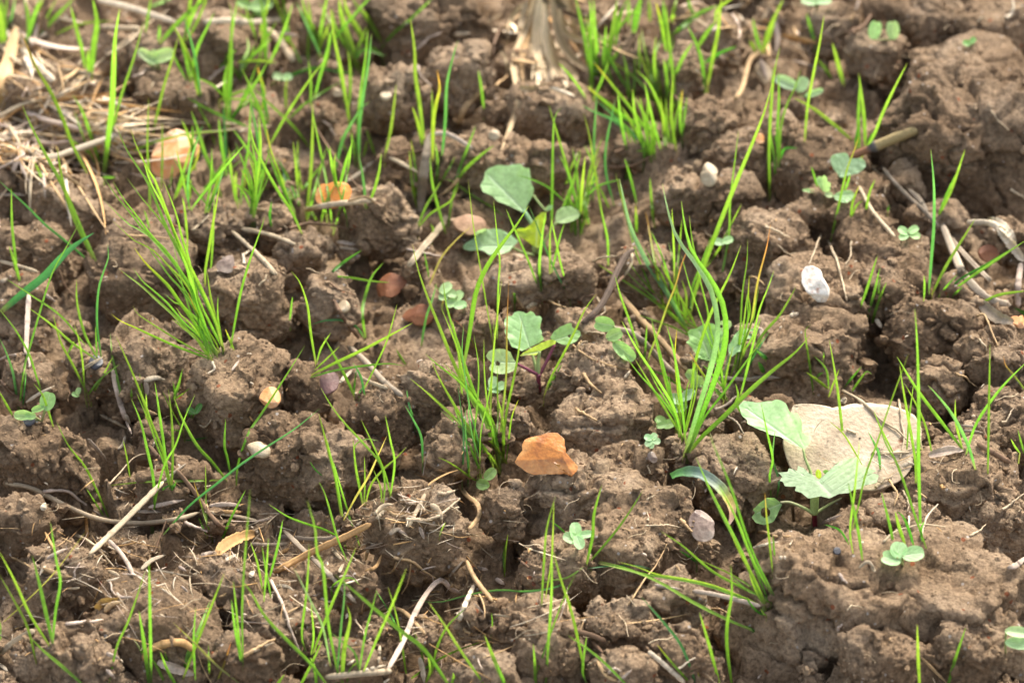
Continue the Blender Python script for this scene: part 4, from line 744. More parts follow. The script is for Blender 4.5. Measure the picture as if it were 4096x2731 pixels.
cots('blurred seedling of two cotyledons and a yellow leaf behind the right grass', (1835, 222), [(1805, 190, 30, 14, 205), (1842, 194, 20, 15, -60), (1870, 214, 24, 8, -20)], col='l', p=40)
cots('pale cotyledon pair cut by the top frame edge', (1876, 22), [(1858, 4, 20, 10, 190), (1892, 3, 20, 10, -5)], col='f')
cots('tiny four-leaved seedling below the seedling with the heart leaf', (2086, 548), [(2074, 530, 14, 9, 210), (2098, 528, 14, 9, -25), (2076, 543, 13, 9, 160), (2102, 541, 13, 9, 15)], col='q')
cots('tiny cluster of blue-green seed leaves left of the tall centre grass', (1042, 700), [(1024, 662, 18, 11, -40), (1036, 674, 16, 10, 200), (1050, 683, 20, 11, -50), (1036, 697, 14, 10, 160), (1058, 701, 16, 10, -10), (1018, 682, 12, 9, 180)], col='q')
cots('tiny pale seedling of four lobes beside the cracked clod', (1497, 1030), [(1489, 1005, 11, 8, 200), (1501, 1003, 11, 8, -50), (1490, 1017, 11, 8, 140), (1508, 1013, 10, 8, 10), (1496, 1022, 9, 7, 90)], col='l')
cots('tiny seedling of three leaves left of the large right grass plant', (1528, 985), [(1518, 967, 16, 11, 215), (1536, 974, 15, 11, -20), (1520, 977, 14, 8, 170)], col='m')
cots('small seedling of two oval leaves under the centre grass plant', (1112, 1118), [(1126, 1088, 18, 12, -45), (1108, 1112, 16, 13, 190)], col='m', p=40)
cots('small grey-green seedling at the foot of the right grass plant', (1572, 945), [(1556, 918, 24, 12, 200), (1580, 908, 22, 12, -30), (1562, 936, 18, 12, 160)], col='l')
cots('small pale cotyledon seedling below the purple-stemmed one', (1142, 898), [(1132, 878, 16, 11, -80), (1134, 893, 16, 10, 200), (1152, 886, 12, 10, -30)], col='l')
cots('small seedling with hairy buds and two oval cotyledons behind the grey straw', (1438, 800), [(1386, 744, 26, 18, 190, .3), (1412, 768, 22, 14, -25, .25), (1434, 806, 34, 16, 40)], col='m', p=35)
cots('left edge seedling with two rounded cotyledons and a lobed leaf', (96, 968), [(52, 953, 22, 12, 180), (110, 920, 24, 18, -75, .2), (88, 938, 18, 8, 160), (70, 955, 14, 9, 0)], col='m', p=40)
cots('blurred pale seedling beneath the back left grass blades', (368, 160), [(340, 130, 30, 12, 215), (376, 128, 28, 16, -20), (352, 132, 20, 14, -60)], col='c', p=40)
cots('tiny pale green seedling behind the tall right grass', (1662, 566), [(1650, 556, 14, 9, 190), (1672, 552, 14, 9, -20)], col='q')
cots('tiny pale leaves among back grass above the peach stone', (650, 188), [(638, 176, 13, 9, 190), (660, 178, 13, 9, -10)], col='q')
cots('blurred green seedling at the top edge among back grass', (585, 40), [(565, 14, 26, 9, 200), (602, 12, 28, 16, -10), (590, 24, 20, 9, 60)], col='m')
cots('single pale green sprout beside the small left clod', (177, 912), [(180, 898, 10, 6, -70), (173, 906, 9, 6, 200)], col='m')
cots('tiny round leaf between two blurred left grass blades', (480, 692), [(486, 684, 10, 8, -40), (474, 690, 8, 6, 190)], col='q') if False else None
cots('tiny dark green sprout on the uppermost right clod', (1880, 104), [(1874, 96, 8, 6, 200), (1886, 97, 8, 6, -30)], col='d') if False else None
cots('tiny dark green sprout beside the topmost right clod', (2228, 104), [(2220, 100, 10, 7, 200), (2234, 94, 10, 7, -50)], col='d')
cots('tiny sprouting leaves in the shadow under the left grass', (448, 952), [(438, 944, 12, 8, 210), (456, 938, 14, 7, -60)], col='d')
# ------------------------------------------------------------------ grass: blades traced in the photo, one plant per line (width, colour, points from the foot)
GRASS = {'A0': """60 g 25,300 0,150 -15,20|40 g 40,260 25,120 0,-10|18 b 62,170 85,80 100,-10|18 g 35,120 42,40 48,-40
30 g 175,270 225,110 265,-10|26 y 190,240 185,110 160,-10|22 y 205,220 240,90 300,-30
32 y 235,270 300,190 390,90 495,-15|16 y 280,180 330,80 380,-20
28 o 570,1135 480,960 420,800 340,620 230,430 140,215
46 y 685,1155 710,950 740,700 750,450 760,250 790,60|24 g 700,1130 720,960 800,640 880,400 950,140|26 g 665,1095 600,900 540,730 480,630|15 g 700,1105 780,1050 900,990 1050,930 1280,880 1550,862|26 g 680,1165 720,1172 765,1170|13 y 660,1130 580,980 520,820 490,735|12 t 640,1050 520,960 418,888
42 g 600,500 620,300 640,150 610,-20|26 y 560,450 540,330 500,180 465,35|26 g 585,480 580,400 582,325
16 y 370,225 500,170 620,148 760,138
36 g 1060,285 1130,200 1240,90 1370,-15|22 g 1045,270 1050,220 1052,165
20 g 960,210 985,60 1000,-30|24 p 990,50 1060,20 1140,-10
22 g 1252,520 1225,380 1182,240|23 g 1258,518 1300,330 1370,180 1418,82|18 g 1228,528 1170,420 1130,335
22 g 1000,930 1040,740 1090,540 1140,380 1178,236
18 y 990,1400 985,1200 972,960 982,645
18 g 1065,1240 1072,1000 1070,805|20 y 1150,1315 1220,1110 1262,955|17 t 1160,1310 1210,1200 1290,1080 1322,958|16 g 1060,1330 1040,1240 1010,1150|18 g 1100,1300 1130,1180 1140,1090
19 g 1390,1375 1290,1262 1210,1150 1138,1035|30 g 1455,1290 1400,1125 1350,1010 1310,870 1262,732|16 g 1325,1265 1400,1190 1480,1080 1582,965|14 g 1340,1295 1420,1200 1520,1120 1662,998|20 g 1255,1310 1250,1240 1262,1180
20 g 1235,1570 1225,1420 1208,1300|18 g 985,1510 965,1430 950,1385
16 g 1420,960 1392,862 1340,760 1280,640
22 y 1640,842 1620,832 1470,770 1350,710 1238,648
20 y 1490,650 1400,562 1288,508
18 g 1670,1435 1690,1250 1722,1000 1715,778|18 g 1655,1480 1700,1240 1750,1100 1790,960|18 g 1590,1360 1600,1200 1642,950 1658,595|16 g 1575,1345 1540,1230 1508,1045|18 y 1645,1355 1612,1280 1545,1195|16 g 1695,1335 1690,1100 1655,900|22 g 1680,1380 1660,1200 1620,1100|16 o 1600,1250 1620,1200 1618,1150|24 g 1560,1290 1555,1200 1560,1130|20 g 1700,1300 1740,1190 1750,1090
24 g 1482,840 1500,600 1520,350 1530,100 1510,20|20 g 1505,560 1530,220 1570,-10|26 p 1585,530 1600,420 1640,330 1632,245|24 g 1545,770 1620,640 1700,530 1765,415|26 o 1732,720 1742,600 1698,440|20 g 1760,780 1680,700 1640,640|20 g 1455,660 1580,610 1710,575|22 g 1490,700 1480,560 1500,420|24 d 1520,800 1570,730 1640,680
20 y 1560,415 1690,402 1830,415|20 g 1630,410 1740,280 1830,140|20 y 1500,470 1490,400 1560,330|18 y 1630,560 1660,640 1600,700|18 g 1690,500 1720,350 1750,120 1770,-10|18 g 1620,60 1640,-20|22 y 1720,220 1760,60 1780,-20|16 g 1690,260 1640,120 1620,30
24 g 290,1200 255,1130 225,1070""",
'A1': """24 g 352,450 305,350 258,255|26 g 462,318 420,200 370,90 338,-25|24 g 388,485 385,300 400,150 382,-10|24 y 450,350 490,240 522,155|20 g 500,450 520,280 512,180
32 y 732,500 660,340 560,190 448,10|52 y 722,450 650,270 600,100 588,-10|40 g 795,350 700,180 640,80 618,-25|26 y 640,330 560,180 540,60|30 g 690,400 760,330 900,372|24 g 660,460 720,300 770,180
36 g 865,272 780,130 700,30 672,-15|20 y 870,315 950,220 1060,130 1210,-15|30 g 880,390 840,340 760,290
28 d 130,565 250,510 380,460 480,458 620,478 705,492|22 g 250,795 350,700 480,610 600,540|22 g 425,650 470,480 520,300 548,170|20 g 100,820 60,720 20,660|24 d 120,800 90,640 70,540|22 d 40,700 90,790 130,830|20 g 240,740 235,600 250,500
22 g 672,905 640,700 600,450 560,280 530,55|26 b 720,1085 720,850 745,640 780,430 802,225|20 g 702,1075 720,700 760,400 780,185|24 b 560,1135 610,930 680,800 740,710 788,675|18 g 690,1040 680,940 660,880
30 y 1152,975 1120,700 1090,500 1085,330 1058,120|26 y 1140,965 1110,820 1072,705
28 o 1205,1065 1210,800 1230,680 1252,580 1235,465|16 g 1202,900 1205,760 1200,585|24 b 1265,1070 1290,800 1300,560 1340,380 1372,270
20 g 1545,725 1530,600 1508,465
20 y 890,1035 930,850 966,555|18 g 825,1025 800,950 766,852|18 g 748,1040 775,925
26 g 342,1540 270,1390 190,1270 100,1110 30,960 -5,820|22 g 332,1490 312,1200 292,1000 285,935|18 o 272,1370 200,1160 140,1000 108,850|22 g 378,1460 430,1250 502,980|26 y 368,1475 400,1150 412,900 415,680|18 g 440,1460 400,1380 380,1320
20 g 542,1510 520,1300 490,1120 430,830 410,715|18 g 550,1540 600,1360 650,1100 680,875|18 g 640,1010 610,950 600,900
22 g 400,700 400,560 386,395|22 y 392,975 330,890 250,800 120,680 5,565
18 g 30,1435 40,1240 60,1000 55,755|18 g 20,1440 80,1200 110,1060|18 g 40,1300 25,1100 -10,980|16 g 55,1290 90,1150 60,1050|18 g 0,1480 10,1250 -20,1100
20 g 1112,1505 1180,1420 1260,1370 1330,1320 1375,1235|20 g 1115,1490 1160,1370 1230,1250 1262,1190|22 g 1108,1490 1170,1350 1262,1205|24 g 1292,1540 1240,1360 1202,1200 1188,1030|20 y 1102,1385 1070,1200 1052,990|18 t 1105,1310 1090,1100 1062,925|16 g 1200,1560 1210,1510 1190,1480
24 g 1335,1275 1390,1100 1440,970 1490,832|26 g 1365,1200 1420,1120 1520,1030 1612,960|20 g 1255,1215 1320,1100 1355,1032|20 g 1310,1490 1340,1290 1382,1195|22 g 1225,1250 1240,1090 1225,945
16 y 1745,1485 1600,1370 1450,1280 1340,1200 1262,1178
20 d 140,1500 130,1420 142,1330
14 y 640,1450 600,1300 560,1180|18 g 505,1420 470,1280 450,1190|18 g 470,1470 500,1340 560,1220""",
'A2': """26 b 1092,1055 950,940 820,830 700,720 635,665|26 b 1055,1025 900,900 760,800 620,740 540,695|22 g 1085,1045 1010,1000 898,998|36 t 935,840 800,760 700,680 572,570|24 t 1000,910 880,740 770,600 690,500 618,412|22 o 1095,820 1000,640 900,520 800,450 695,366|22 g 850,600 760,450 650,220|26 g 852,720 840,500 813,350|26 y 1062,780 1010,560 960,350 933,192|24 g 1090,740 1030,500 1020,380 1078,228|24 y 1040,640 1020,420 1030,242|22 o 1182,910 1190,760 1205,592|24 g 1112,800 1160,680 1215,592|26 y 1152,660 1140,480 1110,200 1098,30|18 g 1098,700 1100,480 1150,262
22 g 835,985 800,800 778,615|24 y 1000,1085 960,850 925,640|24 g 982,1010 900,800 875,590|26 y 1062,990 1000,760 955,550|24 g 1162,985 1130,780 1142,490|24 g 1130,1005 1090,800 990,560 895,462|22 y 1020,1060 1010,880 985,700|22 g 940,960 860,800 800,700|22 y 1095,1040 1080,850 1060,640|24 g 1140,1000 1150,840 1180,690|20 g 900,950 840,850 790,790|22 g 960,1075 940,960 900,860|24 y 1030,960 960,780 890,640
26 t 1100,350 1070,180 1030,15|30 y 1150,510 1210,380 1272,282|18 g 920,500 918,360 922,222
30 g 612,590 600,350 600,100 588,-15|30 g 642,570 640,350 625,180 618,-10|30 y 590,480 560,260 520,80 495,-25|36 g 700,460 740,240 775,-10|28 g 722,310 780,130 845,-10|22 g 640,645 690,430 722,222|20 g 750,565 700,420 688,292|18 y 565,645 480,520 385,415|24 g 605,420 590,250 570,120|26 g 680,520 690,330 700,170
24 g 850,165 850,80 848,-10|50 g 882,215 900,100 932,-25|28 g 990,145 985,60 980,-10|30 g 1092,265 1082,100 1075,-10|28 g 1130,180 1150,60 1170,-20
36 g 1140,235 1240,150 1340,80 1450,35|34 g 1310,305 1370,210 1425,145|30 d 1350,420 1450,352 1560,308
26 g 1355,595 1330,400 1290,280 1238,172|28 y 1370,565 1410,360 1440,200 1462,-10
30 g 1285,95 1255,60 1240,-20|24 y 1420,150 1440,60 1560,-30
26 g 1722,335 1690,230 1668,125|28 g 1742,335 1780,230 1830,80|24 y 1690,335 1660,300 1650,270
20 g 340,1545 345,1250 350,950 360,780 403,712|18 g 502,1310 450,1130 400,960 350,790 323,695
18 b 612,1335 620,1100 622,900 642,585
20 y 702,1570 660,1350 620,1100 590,900 553,750
20 b 752,1355 700,1150 700,960 762,652
26 g 530,1545 520,1300 500,1100 478,975|26 y 530,1455 540,1250 562,1030|24 y 420,1505 460,1300 532,1005|18 g 560,1310 650,1230 795,1185|18 g 410,1300 480,1080 532,990|18 y 562,1475 560,1300 600,1100 682,895|18 g 720,1375 650,1230 608,1190|24 g 500,1560 490,1400 440,1250|20 g 590,1480 560,1380 540,1300|22 g 470,1540 480,1400 520,1280|20 y 545,1500 580,1300 610,1200|18 g 650,1250 620,1100 560,960|22 g 380,1490 430,1340 480,1200
18 y 425,1330 320,1240 220,1190 112,1156
20 g 832,1205 840,1130 852,1052|20 g 900,1335 860,1170 822,1045
22 g 1020,1495 1000,1330 990,1175
22 t 902,1545 900,1450 895,1355""",
'A3': """24 y 132,1335 125,1000 140,700 160,480 197,312|20 g 170,1285 160,1050 130,880 140,650 150,440
24 g 187,1095 180,900 190,650 188,475|18 g 197,1085 200,870 240,700 300,570 337,455|20 d 200,1055 230,985 315,978|18 d 195,1000 175,940 160,895
20 y 360,935 380,700 420,480 460,280 490,102
26 g 430,285 400,190 373,90
26 g 540,518 490,450 448,395
28 g 620,565 580,420 543,285
30 y 667,922 560,830 420,720 288,645
26 g 722,985 715,820 722,560|28 y 762,975 755,800 735,620 718,485|24 d 700,985 705,900 715,830|22 d 770,985 800,900 840,860
24 g 735,1045 820,890 880,740 960,570 1038,420
20 o 530,1600 580,1380 640,1120 690,990 718,900
20 g 445,1235 430,1180 405,1100
20 g 625,1260 640,1220 662,1148
20 t 665,1435 680,1330 722,1225|20 g 668,1432 710,1350 748,1328
22 g 762,1415 785,1280 827,1183
14 d 910,1395 918,1352
24 g 1240,1440 1330,1250 1420,988|18 g 1238,1440 1300,1280 1370,1130
30 g 80,335 130,180 225,-15|24 g 55,318 35,220 18,125|22 y 30,340 20,300 0,270""",
'B0': """26 g 115,345 100,200 80,0 75,-245|30 g 132,375 100,260 60,138
20 b 612,265 520,180 400,80 300,0 180,-120 60,-230 -15,-300
30 g 635,240 560,80 470,-130 400,-285 300,-465 200,-665 145,-795|28 g 612,220 520,30 450,-145 400,-355 376,-520
30 g 1472,835 1420,650 1330,450 1230,270 1140,100 1090,0 1000,-225 960,-305 880,-425 820,-525 768,-658|28 y 1425,850 1310,560 1250,330 1170,100 1080,-120 990,-290 928,-490|28 g 1432,865 1330,640 1250,420 1160,270 1040,120 960,50 860,-80 760,-200 683,-320|24 y 1415,855 1300,500 1190,300 1100,200 970,60 850,-5 690,-160|24 g 1420,850 1320,560 1270,300 1200,180 1100,30 1040,-55 930,-185 838,-310|26 g 1440,840 1340,700 1310,600 1260,300 1240,200 1200,80 1170,-50 1120,-190 1078,-290|18 g 1330,620 1280,480 1240,300 1235,0 1198,-195|34 t 1432,855 1350,760 1280,640 1180,500 1110,400 1040,330 960,250 886,150|26 g 1432,862 1340,790 1260,720 1150,600 1040,500 930,400 850,340 782,288|22 g 1410,835 1300,720 1210,640 1110,520 1010,430 940,370 882,288|24 t 1392,885 1200,815 1050,750 900,680 790,630 737,588|26 g 1402,895 1350,830 1290,740 1210,680 1137,620|14 y 1330,770 1270,610 1220,460 1180,300 1142,110|20 o 1452,840 1420,770 1350,660 1290,560 1243,450|28 y 1478,830 1450,720 1410,570 1385,450 1368,310
24 g 1355,405 1355,300 1380,150 1400,20 1450,-260|20 g 1390,325 1405,100 1415,-190
24 g 1522,815 1560,590 1600,400 1650,230 1700,90 1735,-10 1747,-60|20 t 1542,818 1510,740 1488,685
72 k 5,575 150,450 290,340 400,220 500,130 620,52
24 b 120,1215 90,1000 40,840 -5,745|20 g 130,1215 150,980 185,850 250,620 340,330 430,160 525,-15|22 g 130,1210 145,1050 175,890|18 b 150,1200 165,1050 172,960
22 g 352,1330 310,1200 280,1120 222,1045|22 g 278,1110 240,1000 190,850 100,690 -5,555
24 g 85,1260 40,1180 -10,1090
20 y 560,1110 545,900 520,760 490,655|26 g 582,1120 480,920 400,770 348,585|22 g 600,1130 660,1030 742,875|22 y 572,1135 660,1020 792,916
26 g 642,878 560,720 510,520 505,358|22 b 668,872 640,650 650,430 690,290 715,220 711,125|16 g 642,868 635,760 630,665|24 g 632,885 480,780 330,650 188,545|20 y 560,790 400,600 200,460 42,356|16 g 450,848 470,800 492,765
24 g 820,1215 770,990 740,850 728,715
28 g 1130,1745 1060,1460 980,1260 920,1090 850,920 763,728|28 g 1105,1620 1060,1300 1022,1035|30 g 1135,1730 1140,1450 1130,1250 1112,1082|20 g 960,1260 945,1120 920,978|18 g 1212,1365 1130,1220 1072,1095|22 g 1132,1175 1170,1090 1198,995|16 g 1150,1130 1150,1080 1140,1030|34 d 1120,1740 1150,1720 1165,1690
20 d 1220,1420 1290,1415 1370,1400
22 g 870,1140 868,1110 868,1080
18 g 1270,1280 1280,1250 1310,1215|18 d 1262,1275 1250,1250 1240,1210
20 g 460,830 475,800 490,770""",
'B1': """28 d 510,345 600,260 740,165|22 g 508,340 640,345 800,370 928,380
36 g 762,750 740,580 770,430 810,330 882,248|24 b 755,748 700,670 620,630 500,630 402,658
26 g 435,915 400,700 380,530 330,380 272,305|20 g 440,905 470,810 532,712|18 g 428,955 500,890 592,800
22 g 402,1005 560,960 750,930 920,915 1028,932|34 g 412,985 560,910 750,820 900,740 1075,645|22 g 1028,922 1000,880 962,818
28 g 692,1135 620,980 550,850 488,738|22 d 685,1125 690,1040 705,945|24 b 757,1125 730,1000 680,910|22 g 752,1085 830,930 910,750 972,522|18 b 720,1110 740,1080 760,1060
20 g 262,630 270,560 280,472
36 y 1642,1625 1600,1400 1500,1220 1410,1050 1330,880 1260,700 1180,500 1110,300 1073,128|26 y 1640,1560 1560,1330 1470,1130 1410,1000 1370,820 1310,660 1263,548|30 g 1630,1520 1580,1280 1480,1150 1380,1030 1250,930 1158,850|24 y 1652,1645 1600,1540 1450,1380 1300,1230 1150,1090 1055,1012|18 b 1532,1570 1500,1400 1450,1200 1420,1000 1400,830 1412,652|18 g 1602,1520 1580,1280 1555,1080 1545,900 1545,752|20 y 1625,1560 1592,1400 1592,1100 1612,800 1640,550 1662,362|22 r 1642,1565 1660,1300 1690,1000 1695,700 1708,362|26 g 1662,1570 1690,1260 1730,1070 1770,860 1796,632|18 t 1690,1570 1710,1400 1730,1260 1772,1152|34 y 1672,1570 1672,1320 1640,1152|26 g 1532,1700 1510,1600 1440,1430 1380,1280 1332,1165|26 g 1402,1150 1385,920 1370,780 1338,632|20 g 1502,1610 1480,1400 1500,1200 1510,950 1478,722|26 g 1655,1580 1620,1400 1570,1250
24 b 1400,1690 1410,1400 1390,1200 1368,1030|20 b 1438,1730 1440,1600 1425,1400 1420,1200|20 g 1440,1700 1445,1560 1425,1455
44 g 1412,925 1450,700 1490,450 1560,280 1660,130 1760,0 1840,-125
13 y 1602,770 1540,400 1490,100 1470,-30 1440,-300
17 y 1630,765 1640,400 1650,250 1630,50 1608,-160
24 b 1130,800 1160,620 1200,500 1232,385
18 d 1340,575 1280,470 1212,388
18 e 1185,395 1260,220 1360,100 1465,5|16 g 1182,345 1165,260 1150,172
12 r 1572,985 1520,870 1440,720 1370,640 1288,603|10 r 1280,590 1268,540 1282,475
18 d 1750,520 1752,480 1748,445""",
'B2': """56 p 1222,1505 1300,1240 1380,980 1430,760 1430,600 1390,430 1300,270 1170,90 1110,-80 1072,-275|52 g 1222,1535 1330,1400 1480,1260 1650,1090 1800,960 1950,840 2045,730|28 g 1205,1410 1150,1210 1020,990 900,810 803,632|26 g 1205,1400 1100,1230 980,1030 888,880|22 g 1180,1330 1150,1200 1090,980 1040,780 998,612|28 g 1228,1440 1190,1100 1150,850 1098,652|18 t 1195,1300 1170,1050 1155,860 1168,682|18 g 1202,1430 1250,1230 1280,1060 1270,892|24 g 1220,1300 1230,1100 1258,1002|26 g 1290,1405 1350,1270 1480,1100 1640,880 1758,728|22 g 1240,1460 1300,1280 1350,1080 1380,900|30 g 1225,1510 1290,1380 1330,1250
22 r 965,955 990,850 1050,700 1100,550 1160,400 1200,260 1262,112
22 o 1092,610 1080,530 1050,390 1010,180 970,-50 958,-90|24 g 1320,805 1200,660 1040,520 900,420 740,320 648,258|24 g 1290,690 1150,600 1050,480 920,340 858,252|20 g 1345,790 1260,600 1190,480 1100,330 1018,172|18 g 1150,330 1150,200 1135,-110|18 y 1150,520 1160,400 1180,200 1202,-40|22 g 1190,620 1160,500 1100,300 1060,180 998,42|20 g 1130,560 1090,380 1020,260 950,140|22 g 1220,640 1230,480 1200,360|20 g 1250,640 1270,420 1320,280 1400,60
48 p 1250,720 1090,430 1000,300 920,150 850,-20 788,-305|18 g 1060,560 960,330 880,120 763,-345
18 y 1482,1005 1380,660 1370,560 1310,320 1272,88|30 y 1250,1160 1290,900 1370,640 1440,480 1520,320 1592,132|20 r 1572,985 1620,760 1660,640 1700,380 1760,150 1787,-10|20 t 1570,955 1620,700 1650,560 1640,480 1645,332|20 g 1520,1005 1560,880 1610,640 1632,452|24 g 1588,1125 1620,1000 1680,750 1722,612|28 g 1555,1010 1650,900 1730,730 1850,590 1955,408|24 o 1482,1165 1450,1120 1380,1040 1310,940 1252,840|20 b 1600,1010 1680,860 1780,700|24 g 1490,1090 1440,920 1400,780|22 g 1470,1150 1500,960 1540,800|22 b 1500,1140 1420,1080 1340,990
24 g 922,840 890,740 850,620 800,480 758,332
18 g 950,925 960,800 970,652|18 d 1000,960 1100,1000 1250,1120 1330,1165
26 g 1605,1255 1560,1180 1572,1120 1555,1045
26 g 295,1115 340,1000 420,850 500,690 560,560 637,452|24 g 320,1080 360,1000 408,922
20 y 252,415 180,220 100,40 40,-105|24 y 275,445 260,280 280,60 305,-90|18 g 330,325 330,60 348,-40|18 b 462,485 380,330 310,180 250,20 192,-125|18 g 440,395 400,250 360,60 338,-40|20 g 342,315 390,100 425,-10
20 y 715,265 710,100 690,0 660,-140
40 g 1235,650 1300,400 1390,150 1470,-60 1560,-285 1650,-500 1740,-730 1795,-930
22 g 1345,300 1440,170 1500,50 1595,-140
20 g 1435,500 1480,250 1515,40 1520,-150 1575,-620
20 g 95,520 95,480 90,445
28 d 1770,890 1730,850 1700,820|26 d 1740,980 1720,940 1705,900""",
'B3': """26 g 725,550 770,430 842,202|25 g 780,590 820,450 857,282|26 g 805,655 840,530 902,375|18 g 850,470 850,420 860,342
28 b 1180,460 1200,200 1215,0 1215,-250 1194,-500|28 g 1200,458 1290,280 1380,130 1490,-45|22 g 1250,465 1310,390 1372,325|26 g 1310,455 1450,350 1600,250 1830,95|22 d 1280,450 1400,350 1560,260 1730,155|22 g 1148,485 1152,400 1150,332|20 g 1340,465 1370,440 1402,408
28 y 1525,515 1650,460 1840,432
32 d 1830,600 1790,570 1745,548
22 g 420,1115 390,900 365,720 375,680 403,657|20 g 520,1085 510,980 480,920 422,865|30 g 512,1078 440,1020 372,972|20 g 440,1005 460,985 488,972|20 y 520,1135 550,1050 592,948|14 g 486,875 486,838
22 d 625,1068 680,1000 738,932|22 g 662,1115 720,1030 770,968 808,988
28 d 98,975 75,930 58,902|24 d 105,890 70,855 40,828
34 g 1408,1485 1250,1280 1100,1080 968,865|26 g 1402,1475 1360,1300 1355,1148
28 g 1430,1505 1490,1320 1600,1150 1700,1030 1830,900
20 r 1840,1120 1740,990 1690,930 1672,860
22 y 1202,1510 1160,1330 1100,1190 1016,1038|20 g 1035,1485 1050,1280 1082,1032
24 g 1812,1515 1790,1440 1768,1350|22 g 1782,1505 1750,1460 1722,1408""",
'C0': """28 g 1560,270 1570,130 1640,-80 1720,-200 1850,-400 2012,-655|26 g 1522,195 1500,80 1482,0 1490,-175|32 g 1490,225 1400,110 1300,0 1200,-180 1148,-315|24 g 1482,228 1300,235 1000,240 820,255 692,270
27 b 1080,590 1250,400 1450,240 1600,120 1780,0 1950,-110 2110,-240
32 g 1010,535 1022,380 1010,200 970,20 930,-150 868,-305|22 g 998,535 1040,300 1090,120 1160,0 1220,-180 1288,-335
18 g 858,215 840,100 813,-35
28 y 725,495 640,300 560,140 450,0 373,-155|20 g 692,475 630,380 567,280
26 g 1448,675 1520,490 1622,295
20 g 1370,615 1360,400 1357,125|19 o 1402,625 1330,400 1278,235|18 g 1360,590 1335,530 1310,475
24 g 1605,1455 1598,1100 1612,800 1640,450 1652,292|26 g 1602,1445 1580,1300 1560,1080 1540,895|26 g 1592,1435 1550,1200 1528,1015
42 g 350,1315 300,1100 260,920 213,728|33 g 347,1305 370,1080 400,900 370,750 333,505
30 g 335,1335 200,1120 100,900 -10,690|28 g 240,1440 180,1200 90,1020 -10,845
38 g 560,1590 400,1450 280,1350 195,1262
13 e -20,1205 150,1050 350,850 562,575
25 g 720,1575 770,1330 850,1150 962,822
32 g 1000,1560 990,1100 984,770|40 g 985,1580 950,1300 918,1092|24 g 965,1430 930,1350 885,1280|34 g 1085,1560 1030,1450 990,1395
32 g 1180,1560 1280,1300 1392,1012|32 g 1205,1550 1340,1200 1482,842|30 g 1290,1555 1280,1300 1292,1070|24 g 1382,1510 1378,1400 1375,1315|32 g 1130,1500 1105,1430 1088,1355|38 g 1180,1610 1110,1490 1058,1362|30 g 1250,1560 1230,1420 1260,1300
25 e 1580,1570 1420,1440 1270,1290 1145,1172|24 r 1425,1580 1480,1440 1527,1295
14 y 0,1330 5,1200 -5,1150
22 d 1065,300 1110,270 1150,275|24 d 1130,300 1150,270 1160,240""",
'C1': """28 g 742,378 700,150 685,0 678,-40|18 g 752,395 758,240 755,72|24 y 762,388 800,260 880,160 960,90 1037,8|20 g 735,330 728,260 724,205
26 y 880,388 890,250 860,120 760,0 620,-150 530,-270 468,-378|24 g 925,350 955,120 930,-20 893,-198|22 g 930,345 890,180 800,-30 733,-168|18 y 868,375 862,280 815,160|16 y 690,30 705,-10 770,-40 845,-30
36 g 600,455 560,200 520,50 453,-210|26 g 612,470 570,230 540,100 508,-40|22 e 620,490 700,340 780,210 840,80 902,-58
22 g 725,665 660,480 600,280 548,95
23 g 638,758 580,620 530,440 490,310 453,240|29 g 622,628 500,560 380,520 250,470 127,392
26 b 1140,110 1132,-50 1080,-165 1023,-262|20 b 1085,-160 1050,-270 1035,-365
22 g 1680,855 1675,720 1706,582
14 g 1592,1250 1600,1180 1594,1105
16 g 1250,600 1268,550 1292,506
14 d 480,205 430,160 395,108
42 g 1330,1610 1150,1350 1000,1230 800,1060 650,930 565,855
26 b 570,1575 600,1200 622,1000 620,842
52 y 608,1580 620,1350 660,1150 638,1052
32 g 592,1560 520,1200 500,1000 480,800 440,700 430,550 377,362
28 y 370,1370 342,1250 370,1000 385,800 391,650|24 g 402,1390 420,1250 402,1042|31 g 408,1400 470,1230 560,1000 640,820 702,668|24 g 540,1010 545,930 620,880 680,880 725,925
24 p 532,1460 480,1200 400,1030 287,802
24 g 722,1490 760,1250 800,1100 838,955|26 g 742,1510 850,1250 940,1050 1033,812|28 g 722,1500 690,1370 600,1290 535,1236|20 g 640,1568 660,1480 720,1420
26 g 1042,1590 1000,1300 960,1100 912,935|22 b 1000,1260 920,1100 828,952|20 g 960,1410 985,1330 1000,1280
28 g 1200,1510 1230,1350 1300,1200 1425,1072|24 g 1150,1510 1130,1350 1082,1225|30 g 1160,1570 1190,1480 1170,1360|28 g 1330,1575 1345,1530 1340,1500
28 y 1570,1610 1400,1370 1280,1180 1177,1032
26 g 1050,1550 1200,1440 1350,1360 1552,1287|48 g 1700,1610 1620,1430 1548,1250
38 g 530,1610 400,1440 250,1290 100,1130 -5,950 -75,880
38 g 318,1610 400,1450 475,1290|34 g 160,1610 200,1550 230,1510
30 g 128,880 180,680 217,490|22 g 92,1030 110,800 122,612|24 g 138,1000 100,800 80,665|23 g 82,950 50,780 3,635
40 g 440,1590 430,1480 400,1400""",
